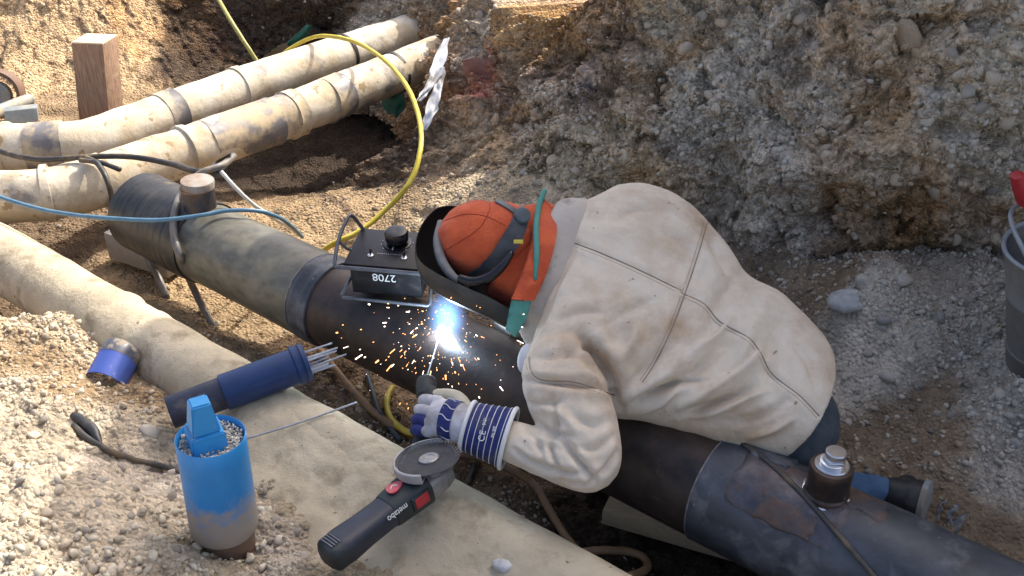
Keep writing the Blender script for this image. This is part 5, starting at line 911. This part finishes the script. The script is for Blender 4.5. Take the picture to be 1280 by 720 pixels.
for nm, ln in SEAM.items():
    pts = [on(jb, a, b_, 0.0002)[0] for a, b_ in catmull(np.array(ln, float), 8)]; pts = [p for p in pts if p is not None]
    pts = [p for i, p in enumerate(pts) if i == 0 or np.linalg.norm(p - pts[i - 1]) < 0.06]
    V, Fc = tube(pts, 0.0016, 6, 1); so_ = mk(nm, V, Fc, M['seam'], jacket)
    lc = catmull(np.array(ln, float), 8); tg_ = np.gradient(lc, axis=0); tg_ /= np.linalg.norm(tg_, axis=1)[:, None]; lc = lc + np.stack([-tg_[:, 1], tg_[:, 0]], 1) * 4.0
    pts = [on(jb, a, b_, 0.0)[0] for a, b_ in lc]; pts = [p for p in pts if p is not None]; pts = [p for i, p in enumerate(pts) if i == 0 or np.linalg.norm(p - pts[i - 1]) < 0.06]
    if len(pts) > 3: V, Fc = tube(pts, 0.0007, 5, 1); mk('topstitch', V, Fc, M['seam'], so_)
# collar
CR = [((730, 268, 2.835), (668, 430, 2.62), .112), ((722, 252, 2.83), (660, 414, 2.62), .114), ((714, 254, 2.82), (658, 402, 2.62), .108), ((706, 262, 2.81), (658, 394, 2.63), .098)]
V, Fc = loft_rings(smooth_rings([(at(*a), at(*b), t) for a, b, t in CR], 4), 48, caps=False)
nR = len(V); Ci = V.reshape(-1, 48, 3).mean(1).repeat(48, 0); V2 = V + (Ci - V) * 0.06; Fc2 = Fc + [tuple(q + nR for q in f[::-1]) for f in Fc] + [(nR - 48 + k, nR - 48 + (k + 1) % 48, 2 * nR - 48 + (k + 1) % 48, 2 * nR - 48 + k) for k in range(48)]
mk('collar', noisy(np.r_[V, V2], 0.004, 8, 4), Fc2, M['grimyshade'], jacket)
# shirt glimpse at the near shoulder
mk('shirt', *ellips(at(657, 448, 2.565), (np.array([0.020, 0, 0]), np.array([0, 0.03, 0.0]), np.array([0.006, 0, 0.04]))), M['shirt'], welder)

# head: one skin with face, then cap, neck cloth, headgear
Hc = at(607, 306, 2.72); ha = nrm(np.array([-0.93, 0.22, 0.16])); hf = np.array([-0.20, -0.30, -0.93]); hf = nrm(hf - (hf @ ha) * ha); hw = np.cross(ha, hf)
hd = [ellips(Hc, (ha * 0.115, hf * 0.095, hw * 0.078)), ellips(Hc - ha * 0.06 + hf * 0.04, (ha * 0.075, hf * 0.06, hw * 0.058))]
hd.append(tube([Hc - ha * 0.05, Hc - ha * 0.11 - hf * 0.0, Hc - ha * 0.15 - hf * 0.0], [0.062, 0.055, 0.055], 18, 5))
hd.append(ellips(Hc - ha * 0.022 + hf * 0.098, (ha * 0.026, hf * 0.022, hw * 0.014)))            # nose
for s_ in (-1, 1):
    hd.append(ellips(Hc - ha * 0.02 + hw * s_ * 0.080 - hf * 0.005, (ha * 0.032, hf * 0.018, hw * 0.010)))   # ears
    hd.append(ellips(Hc + ha * 0.012 + hw * s_ * 0.033 + hf * 0.082, (ha * 0.012, hf * 0.010, hw * 0.018)))  # brows
hd.append(ellips(Hc - ha * 0.068 + hf * 0.090, (ha * 0.010, hf * 0.012, hw * 0.026)))            # lips
BV, BF, BN = fuse(hd, 0.006, 3); body = mk('body', BV, BF, M['skin'], welder); body['label'] = 'head and neck, hidden by cap and shield'
for s_ in (-1, 1): mk('eye', *ellips(Hc - ha * 0.004 + hw * s_ * 0.032 + hf * 0.088, (ha * 0.010, hf * 0.007, hw * 0.014), 12), M['shirt'], body)
# cap dome: rounded, gathered crown
capV, capF, capN = fuse([ellips(Hc + ha * 0.004 - hf * 0.006, (ha * 0.128, hf * 0.108, hw * 0.114)), ellips(Hc - ha * 0.035 - hf * 0.03, (ha * 0.10, hf * 0.098, hw * 0.112))], 0.006, 8)
cq = (capV - Hc); ca_ = np.arctan2(cq @ hw, -(cq @ hf)); cr_ = cq @ ha
capV = capV + capN * (0.0028 * fbm(ca_ * 2.2, cr_ * 16, 3, 611) + 0.0030 * np.exp(-((cr_ - 0.085) / 0.03) ** 2) * np.sin(ca_ * 7 + 3 * cr_ / 0.05) + 0.0015 * np.sin(ca_ * 3 + cr_ * 30))[:, None]
cap = mk('cap', capV, capF, M['orange'], welder); cap['label'] = 'orange cotton welding cap'
cb = BVHTree.FromPolygons([Vector(v) for v in capV], capF)
for nm_, ln in (('cap_seam', [(556, 276), (580, 268), (606, 270), (632, 282)]), ('cap_seam', [(553, 315), (578, 300), (600, 284), (612, 262), (610, 246)])):
    pts = [on(cb, a, b_, 0.0004)[0] for a, b_ in catmull(np.array(ln, float), 8)]; pts = [p for p in pts if p is not None]
    V, Fc = tube(pts, 0.0011, 5, 1); mk(nm_, V, Fc, mat('cap_thread', (0.34, 0.05, 0.02), rough=0.9), cap)
# neck cloth between cap and collar
NR = [((648, 262, 2.80), (612, 362, 2.66), .095), ((672, 258, 2.82), (634, 378, 2.66), .100), ((692, 262, 2.82), (652, 390, 2.66), .098), ((712, 275, 2.82), (668, 398, 2.66), .09)]
V, Fc = loft_rings(smooth_rings([(at(*a), at(*b), t) for a, b, t in NR], 6), 40); V = noisy(V, 0.006, 12, 13)
nk = mk('neck_cloth', V, Fc, M['orange'], welder); nk['label'] = 'orange neck cloth below the cap'
def band(Lp, Rp, dL, dR, m, name, parent, n=9, bulge=0.012, th=0.004, seed=0):
    Lc = catmull(np.array([[*p, d] for p, d in zip(Lp, dL)], float), 8); Rc = catmull(np.array([[*p, d] for p, d in zip(Rp, dR)], float), 8); V = []
    for i in range(len(Lc)):
        a = at(*Lc[i]); b = at(*Rc[i])
        for j in range(n):
            f = j / (n - 1); p = a + (b - a) * f; V.append(p + nrm(CAM - p) * (bulge * math.sin(math.pi * f) + 0.004 * float(vnoise(i * 0.35, f * 3, seed))))
    V = np.array(V); Fc = list(map(tuple, grid_faces(len(Lc), n))); k = len(V); cv = nrm(CAM - V.mean(0)); m_ = len(Lc)
    loop = [i * n for i in range(m_)] + [(m_ - 1) * n + j for j in range(1, n)] + [i * n + n - 1 for i in range(m_ - 2, -1, -1)] + [j for j in range(n - 2, 0, -1)]
    F2 = Fc + [tuple(q + k for q in f[::-1]) for f in Fc] + [(loop[i], loop[(i + 1) % len(loop)], loop[(i + 1) % len(loop)] + k, loop[i] + k) for i in range(len(loop))]
    return mk(name, np.r_[V, V - cv * th], F2, m, parent)
fl = band([(676, 244), (668, 285), (660, 320), (648, 352), (639, 374)], [(694, 264), (696, 290), (690, 320), (680, 350), (668, 376)], [2.73, 2.63, 2.58, 2.56, 2.55], [2.72, 2.62, 2.575, 2.55, 2.545], M['orange'], 'neck_flap', nk, seed=3)
band([(639, 375), (635, 395), (632, 412)], [(664, 377), (658, 398), (644, 422)], [2.55, 2.545, 2.54], [2.55, 2.545, 2.54], M['teal'], 'flap_end', nk, seed=4)['label'] = 'teal hanging end of the neck cloth'
V, Fc = tube([at(681, 238, 2.73), at(674, 256, 2.69), at(670, 285, 2.62), at(671, 315, 2.57), at(669, 350, 2.545)], [0.007, 0.008, 0.008, 0.0075, 0.005], 8, 6); mk('teal_piping', V, Fc, M['teal'], nk)
def ribbon(b, px, wd, off, m, name, parent, th=0.004):
    C = catmull(np.array([[*p, w] for p, w in zip(px, wd)], float), 6); P = []; Nn = []; W = []
    for a, c, w in C:
        p, n = on(b, a, c)
        if p is None: continue
        P.append(p); Nn.append(n); W.append(w)
    P = np.array(P); Nn = np.array(Nn)
    for _ in range(6): P[1:-1] = (P[:-2] + P[1:-1] * 2 + P[2:]) / 4; Nn[1:-1] = (Nn[:-2] + Nn[1:-1] * 2 + Nn[2:]) / 4
    T = np.gradient(P, axis=0); V = []
    for i in range(len(P)):
        n = nrm(Nn[i]); s = nrm(np.cross(T[i], n)); w = W[i] / 2
        for q, o_ in ((-w, off - th), (-w, off), (w, off), (w, off - th)): V.append(P[i] + s * q + n * (o_ + 0.0))
    V = np.array(V); Fc = [(i * 4 + k, i * 4 + (k + 1) % 4, i * 4 + 4 + (k + 1) % 4, i * 4 + 4 + k) for i in range(len(P) - 1) for k in range(4)] + [(3, 2, 1, 0), tuple((len(P) - 1) * 4 + k for k in range(4))]
    return mk(name, V, Fc, m, parent, smooth=40)
# face shield: shallow bowl below the face
hel = [(640, 386, 2.60), (612, 372, 2.58), (580, 358, 2.575), (548, 343, 2.585), (526, 328, 2.61), (519, 312, 2.65), (522, 292, 2.71), (533, 272, 2.77), (552, 258, 2.83), (585, 262, 2.90), (625, 295, 2.93), (655, 335, 2.88), (666, 365, 2.78), (660, 382, 2.68)]
rim = catmull(np.array([at(*p) for p in hel]), 6, closed=True); rc = rim.mean(0); fd = nrm(np.array([0.06, -0.10, -0.99]))
V = []; nr = len(rim)
for sc, dp in ((1.0, 0.0), (1.02, 0.018), (1.01, 0.040), (0.95, 0.062), (0.84, 0.078), (0.6, 0.092), (0.3, 0.098), (0.28, 0.094), (0.6, 0.087), (0.83, 0.073), (0.935, 0.058), (0.99, 0.038), (1.0, 0.018), (0.985, 0.0)):
    V.append(rc + (rim - rc) * sc + fd * dp)
V = np.concatenate(V); q4 = lambda i, k: (i * nr + k, i * nr + (k + 1) % nr, (i + 1) * nr + (k + 1) % nr, (i + 1) * nr + k)
shield = mk('face_shield', V[:7 * nr], [q4(i, k) for i in range(6) for k in range(nr)] + [tuple(6 * nr + k for k in range(nr))], M['shield'], welder, smooth=50)
mk('shield_lining', np.r_[V[7 * nr:], V[:nr]], [q4(i, k) for i in range(7) for k in range(nr)] + [tuple(range(nr))[::-1]], M['lining'], shield, smooth=50); shield['label'] = 'dark welding face shield'
mk('sweatband', *tube([at(551, 278, 2.735), at(547, 300, 2.69), at(552, 325, 2.645), at(566, 346, 2.615), at(584, 360, 2.60)], [0.010, 0.012, 0.013, 0.012, 0.010], 10, 6), M['strapgrey'], shield)
ribbon(cb, [(592, 243), (612, 248), (632, 258), (646, 268)], [0.018, 0.020, 0.020, 0.022], 0.006, M['strap'], 'crown_strap', shield)
ribbon(cb, [(652, 268), (646, 285), (637, 302), (624, 320), (606, 336), (588, 345)], [0.040, 0.048, 0.050, 0.044, 0.034, 0.026], 0.007, M['strap'], 'head_strap', shield)
V, Fc = tube([at(640, 315, 2.585), at(628, 332, 2.575), at(612, 346, 2.572), at(592, 352, 2.575), at(574, 348, 2.585)], [0.008, 0.012, 0.013, 0.013, 0.012], 10, 6); mk('side_pivot', V, Fc, M['knob'], shield)
kp, kn = on(cb, 650, 272)
if kp is None: kp = at(650, 272, 2.64); kn = nrm(CAM - kp)
mk('ratchet_knob', *lathe([(0.022, 0.004), (0.023, 0.012), (0.0225, 0.020), (0.019, 0.023), (0.012, 0.024), (0.0, 0.0235)], kp, nrm(kn + nrm(CAM - kp)), 14), M['knobteal'], shield, smooth=30)

V, Fc = box(at(648, 302, 2.585), RT * 0.012, UPV * 0.005, FW * 0.0015, 0.0008); mk('yellow_tag', V, Fc, M['yellow'], nk, smooth=30)
# trousers, legs and boot
TR = [((996, 432, 2.72), (945, 566, 2.47), .10), ((1014, 484, 2.68), (982, 582, 2.47), .09), ((1018, 512, 2.70), (1000, 584, 2.54), .075), ((1014, 532, 2.72), (1008, 580, 2.62), .05)]
tr = [loft_rings(smooth_rings([(at(*a), at(*b), t) for a, b, t in TR], 4), 32)]
hip = at(965, 505, 2.72); foot = at(1086, 614, 2.82)
for dx, kn_ in ((0.0, np.array([0.36, 2.42, 0.13])), (0.06, np.array([0.44, 2.66, 0.14]))):
    tr.append(tube([hip + np.array([0, dx * 2, 0]), (hip + kn_) / 2 + np.array([0, dx * 2, 0.02]), kn_], [0.11, 0.10, 0.085], 20, 5))
    ft_ = foot + np.array([-0.02 - dx * 5, dx * 2, 0.0]); tr.append(tube([kn_, (kn_ + ft_) / 2 + np.array([0, 0, 0.01]), ft_], [0.085, 0.07, 0.046], 20, 5)); tr.append(ellips(kn_, (np.array([0.09, 0, 0]), np.array([0, 0.085, 0]), np.array([0, 0, 0.085]))))
TV, TF, TN = fuse(tr, 0.009, 5); TV = TV + TN * (0.004 * fbm(TV[:, 0] * 14, TV[:, 1] * 14 + TV[:, 2] * 10, 3, 631))[:, None]
trs = mk('trousers', TV, TF, M['denim'], welder); trs['label'] = 'dark blue work trousers'
for k_, sh_ in enumerate(((0, 0, 0), (-0.30, 0.12, 0))):
    sh_ = np.array(sh_); a_ = foot + np.array([-0.05, 0, 0.004]) + sh_; b_ = at(1112, 617, 2.80) + sh_; bx_ = nrm(b_ - a_)
    V, Fc = tube([a_ - bx_ * 0.02, (a_ + b_) / 2, b_], [0.050, 0.047, 0.043], 18, 4); lg_ = mk('trouser_cuff', noisy(V, 0.003, 20, 3), Fc, M['jeans'], trs)
    e_ = b_ + nrm(at(1150, 628, 2.76) + sh_ - b_) * 0.085; ex_ = nrm(e_ - b_)
    V, Fc = lathe([(0.040, -0.02), (0.046, 0.0), (0.050, 0.008), (0.048, 0.014), (0.052, 0.022), (0.050, 0.028), (0.054, 0.036), (0.052, 0.042), (0.057, 0.052), (0.060, 0.075), (0.058, 0.082)], b_, ex_, 30); bt = mk('boot', noisy(V, 0.002, 16, 5), Fc, M['boot'], welder, smooth=50)
    V, Fc = lathe([(0.058, 0.080), (0.064, 0.082), (0.064, 0.096), (0.058, 0.100), (0.0, 0.100)], b_, ex_, 30); mk('sole', V, Fc, M['sole'], bt, smooth=40)
    to = e_ + np.array([-0.01, 0.03, -0.02]); V, Fc = tube([e_ - ex_ * 0.04, e_ - ex_ * 0.03 + np.array([0.02, 0.06, -0.035]), e_ - ex_ * 0.02 + np.array([0.03, 0.12, -0.05])], [0.045, 0.043, 0.032], 16, 5); mk('toe_cap', V, Fc, M['boot'], bt)

# gloved hand
Wp = at(586, 533, 2.455); hx = nrm(at(530, 519, 2.50) - Wp); hz = nrm(CAM - Wp + np.array([0, 0, 0.6])); hz = nrm(hz - (hz @ hx) * hx); hy = np.cross(hx, hz); hy = hy if (proj((Wp + hy * 0.1)[None])[1][0] < 534) else -hy
G = 1.14
def HL(x, y, z): return Wp + G * (hx * x + hy * y + hz * z)
fing = []
parts = [tube([HL(-0.03, 0, -0.002), HL(0.01, 0.002, 0), HL(0.05, 0.003, 0.002), HL(0.085, 0.002, 0)], [0.040 * G, 0.043 * G, 0.043 * G, 0.036 * G], 20, 5)]
for k_, y_ in enumerate((0.034, 0.012, -0.011, -0.033)):
    ln = (0.93, 1.0, 0.96, 0.82)[k_]
    parts.append(ellips(HL(0.082, y_, 0.004), (hx * 0.018 * G, hy * 0.0135 * G, hz * 0.020 * G), 14))
def finger(y_, ln):
    return tube([HL(0.078, y_, 0.0), HL(0.088 + 0.026 * ln, y_, -0.002), HL(0.092 + 0.040 * ln, y_, -0.022), HL(0.088 + 0.036 * ln, y_ + 0.001, -0.046), HL(0.082 + 0.014 * ln, y_ + 0.002, -0.060)], [0.0135 * G, 0.0130 * G, 0.0125 * G, 0.012 * G, 0.010 * G], 14, 5)
GV, GF, GN = fuse(parts, 0.0035, 5); GV = GV + GN * (0.0015 * fbm(GV[:, 0] * 40, GV[:, 2] * 40, 2, 641))[:, None]
glove = mk('glove', GV, GF, M['glove'], welder); glove['label'] = 'pale grey glove with blue striped bands gripping the electrode holder'
for k_, y_ in enumerate((0.034, 0.012, -0.011, -0.033)):
    V, Fc = finger(y_, (0.93, 1.0, 0.96, 0.82)[k_]); mk('finger', V, Fc, M['glove'] if k_ < 2 else M['gloveblue'], glove)
V, Fc = tube([HL(0.020, 0.030, -0.012), HL(0.050, 0.054, -0.020), HL(0.082, 0.058, -0.024), HL(0.112, 0.050, -0.026), HL(0.128, 0.046, -0.030)], [0.019 * G, 0.017 * G, 0.0150 * G, 0.0135 * G, 0.010 * G], 16, 5); mk('thumb', V, Fc, M['glovetip'], glove)
gb = BVHTree.FromPolygons([Vector(v) for v in GV], GF)
# blue knuckle band with pale stripes
nb_ = 26; bandV = []; ringsx = np.linspace(0.024, 0.054, 6)
for x_ in ringsx:
    for k_ in range(nb_):
        a = -2.3 + 4.6 * k_ / (nb_ - 1); bandV.append(HL(x_, 0.003 + 0.0445 * math.sin(a), 0.0015 + 0.0445 * math.cos(a)))
bd = mk('knuckle_band', bandV, grid_faces(6, nb_), M['gloveblue'], glove)
for k_ in range(3, nb_ - 2, 3):
    a = -2.3 + 4.6 * k_ / (nb_ - 1); V, Fc = tube([HL(x_, 0.003 + 0.0452 * math.sin(a + 0.1 * math.sin(x_ * 160)), 0.0015 + 0.0452 * math.cos(a)) for x_ in ringsx], 0.0012, 5, 3); mk('stripe', V, Fc, M['print'], bd)
# gauntlet cuff
cw = at(636, 548, 2.44); cx = nrm(cw - Wp); cl_ = np.linalg.norm(cw - Wp)
cuff = mk('cuff', *lathe([(0.060, 0.0), (0.064, cl_ * 0.4), (0.073, cl_ * 0.98), (0.071, cl_ * 0.98), (0.062, cl_ * 0.4), (0.057, 0.0)], Wp, cx, 40, close=True), M['gloveblue'], glove, smooth=50); cuff['label'] = 'blue cuff with pale stripes'
for h_, r_, w_ in ((-0.002, 0.0600, 0.0055), (cl_ * 0.99, 0.0730, 0.0058)):
    u_ = nrm(np.cross(cx, [0, 0, 1.0])); v_ = np.cross(cx, u_); V, Fc = tube([Wp + cx * h_ + r_ * (math.cos(a) * u_ + math.sin(a) * v_) for a in np.linspace(0, 6.283, 48, endpoint=False)], w_, 8, 1, closed=True); mk('cuff_binding', V, Fc, M['print'], cuff)
for h_ in np.linspace(0.12, 0.88, 6):
    r_ = np.interp(h_, [0, 0.4, 1.0], [0.0590, 0.0648, 0.0735]) + 0.0004; V, Fc = tube([Wp + cx * cl_ * h_ + r_ * (math.cos(a) * u_ + math.sin(a) * v_) for a in np.linspace(0, 6.283, 48, endpoint=False)], 0.0011, 5, 1, closed=True); mk('stripe', V, Fc, M['print'], cuff)
CuV = np.array([v.co[:] for v in cuff.data.vertices]) + ORG[cuff.name]; cub = BVHTree.FromPolygons([Vector(v) for v in CuV], [tuple(p.vertices) for p in cuff.data.polygons])
for (a, b_), s_, z_ in (((603, 545), 'CE', 0.022), ((606, 527), '0121', 0.011), ((617, 540), 'EN 388', 0.009)):
    p, n = on(cub, a, b_, 0.0012)
    if p is not None:
        q2 = on(cub, a + 2, b_ - 10)[0]; text('cuff_print', s_, z_, p, nrm((q2 - p) if q2 is not None else hy), np.cross(n, nrm(q2 - p)), M['print'], cuff, 0.0008)

# electrode holder in the fist, electrode, arc and sparks
jw = at(533, 473, 2.60); hb = HL(0.112, -0.075, -0.028); h0 = HL(0.112, 0.0, -0.026)
ho = thing('electrode_holder', 'dark electrode holder clenched in the glove, pointing at the arc', 'electrode holder', tuple(h0))
mk('grip', *tube([hb, h0, HL(0.112, 0.045, -0.024), h0 + (jw - h0) * 0.75], [0.0145, 0.0155, 0.017, 0.021], 16, 6), M['tooldark'], ho)
jx_ = nrm(jw - h0)
mk('jaw', *lathe([(0.020, -0.055), (0.026, -0.05), (0.027, -0.012), (0.024, 0.0), (0.015, 0.007), (0.0, 0.007)], jw - jx_ * 0.004, jx_, 20), M['tooldark'], ho, smooth=40)
V, Fc = box(jw + jx_ * 0.002, jx_ * 0.006, hx * 0.012, hz * 0.005, 0.002); mk('jaw_slot', V, Fc, M['knob'], ho, smooth=30)
V, Fc = tube([hb, hb - hy * 0.05 + np.array([0, 0, -0.03]), np.array([*(hb - hy * 0.06)[:2], 0.12]) + np.array([0.05, 0.0, 0]), atz(600, 570, 0.03)], 0.009, 8, 8); mk('lead', V, Fc, M['blackcable'], ho)
arcP = onpipe(551, 414, 0.006); el = nrm(arcP - jw)
V, Fc = tube([jw - el * 0.01, arcP - el * 0.012], 0.0026, 8, 1); tag(mk('electrode', V, Fc, M['rod'], smooth=50), 'thin grey electrode burning at the bright arc', 'electrode')
up_ = nrm(CAM - arcP)
arc = thing('welding_arc', 'blinding blue-white welding arc on the steel pipe', 'arc', tuple(arcP))
V, Fc = ellips(arcP + up_ * 0.006, (np.array([0.010, 0, 0]), up_ * 0.010, np.array([0.004, 0.006, 0.020])), 20); mk('core', noisy(V, 0.002, 60, 3), Fc, M['arc'], arc)
# emissive volume that paints the blue halo around the arc
fm = bpy.data.materials.new('arc_halo_glow'); fm.use_nodes = True; nt = fm.node_tree; nt.nodes.clear(); out = nt.nodes.new('ShaderNodeOutputMaterial'); pv = nt.nodes.new('ShaderNodeVolumePrincipled')
pv.inputs['Density'].default_value = 0.0; pv.inputs['Emission Color'].default_value = (0.20, 0.45, 1.0, 1)
tc = nt.nodes.new('ShaderNodeTexCoord'); gr_ = nt.nodes.new('ShaderNodeTexGradient'); gr_.gradient_type = 'SPHERICAL'; mp = nt.nodes.new('ShaderNodeMapping')
nt.links.new(tc.outputs['Object'], mp.inputs[0]); nt.links.new(mp.outputs[0], gr_.inputs[0])
pw = nt.nodes.new('ShaderNodeMath'); pw.operation = 'POWER'; pw.inputs[1].default_value = 2.0; ml = nt.nodes.new('ShaderNodeMath'); ml.operation = 'MULTIPLY'; ml.inputs[1].default_value = 36.0
nt.links.new(gr_.outputs[1], pw.inputs[0]); nt.links.new(pw.outputs[0], ml.inputs[0]); nt.links.new(ml.outputs[0], pv.inputs['Emission Strength']); nt.links.new(pv.outputs[0], out.inputs['Volume'])
fo = bpy.data.objects.new('arc_halo', None); bpy.data.objects.remove(fo)
V, Fc = ellips((0, 0, 0), np.eye(3), 20); me = bpy.data.meshes.new('arc_halo'); me.from_pydata([tuple(v) for v in V], [], Fc); me.materials.append(fm)
fo = bpy.data.objects.new('arc_halo', me); COL.objects.link(fo); fo.parent = arc; fo.location = up_ * 0.030 + np.array([0.016, 0.018, 0.03]); fo.scale = (0.065, 0.065, 0.10)
ld = bpy.data.lights.new('arc_light', 'POINT'); ld.energy = 1.1; ld.color = (0.55, 0.75, 1.0); ld.shadow_soft_size = 0.012; lo2 = bpy.data.objects.new('arc_light', ld); COL.objects.link(lo2); lo2.parent = arc; lo2.location = up_ * 0.045
sp_r = np.random.default_rng(23); acc = {'spark': [], 'sparkw': []}
for i in range(230):
    ang = sp_r.uniform(0, 6.283); rad = 18 + 92 * sp_r.power(0.8) if i > 80 else sp_r.uniform(12, 52); ppx = 546 + rad * math.cos(ang) * 1.15; ppy = 430 + rad * math.sin(ang) * 0.85
    if ppy < 372 or ppx > 655: continue
    p = at(ppx, ppy, sp_r.uniform(2.50, 2.74)); r_ = sp_r.choice([0.0008, 0.0011, 0.0014, 0.0019], p=[.45, .3, .18, .07]); dv = (nrm(p - arcP) + np.array([0, 0, -0.25])) * sp_r.choice([0.0, 0.005, 0.014, 0.030], p=[.52, .26, .15, .07])
    acc['spark' if sp_r.uniform() < 0.62 else 'sparkw'].append(tube([p, p + dv + np.array([0, 0, 0.0006])], r_, 6, 1))
for k_, m_ in acc.items():
    o = mk('sparks', *join(*m_), M[k_]); o['kind'] = 'stuff'; tag(o, 'orange sparks flying round the arc' if k_ == 'spark' else 'white-hot sparks flying round the arc', 'sparks')

# turn writing into plain meshes
for o in [o for o in COL.objects if o.type == 'FONT']:
    dg = bpy.context.evaluated_depsgraph_get(); me = bpy.data.meshes.new_from_object(o.evaluated_get(dg)); n_ = o.name; p_ = o.parent; ml_ = o.matrix_local.copy(); bpy.data.objects.remove(o, do_unlink=True)
    q = bpy.data.objects.new(n_, me); COL.objects.link(q); q.parent = p_; q.matrix_local = ml_
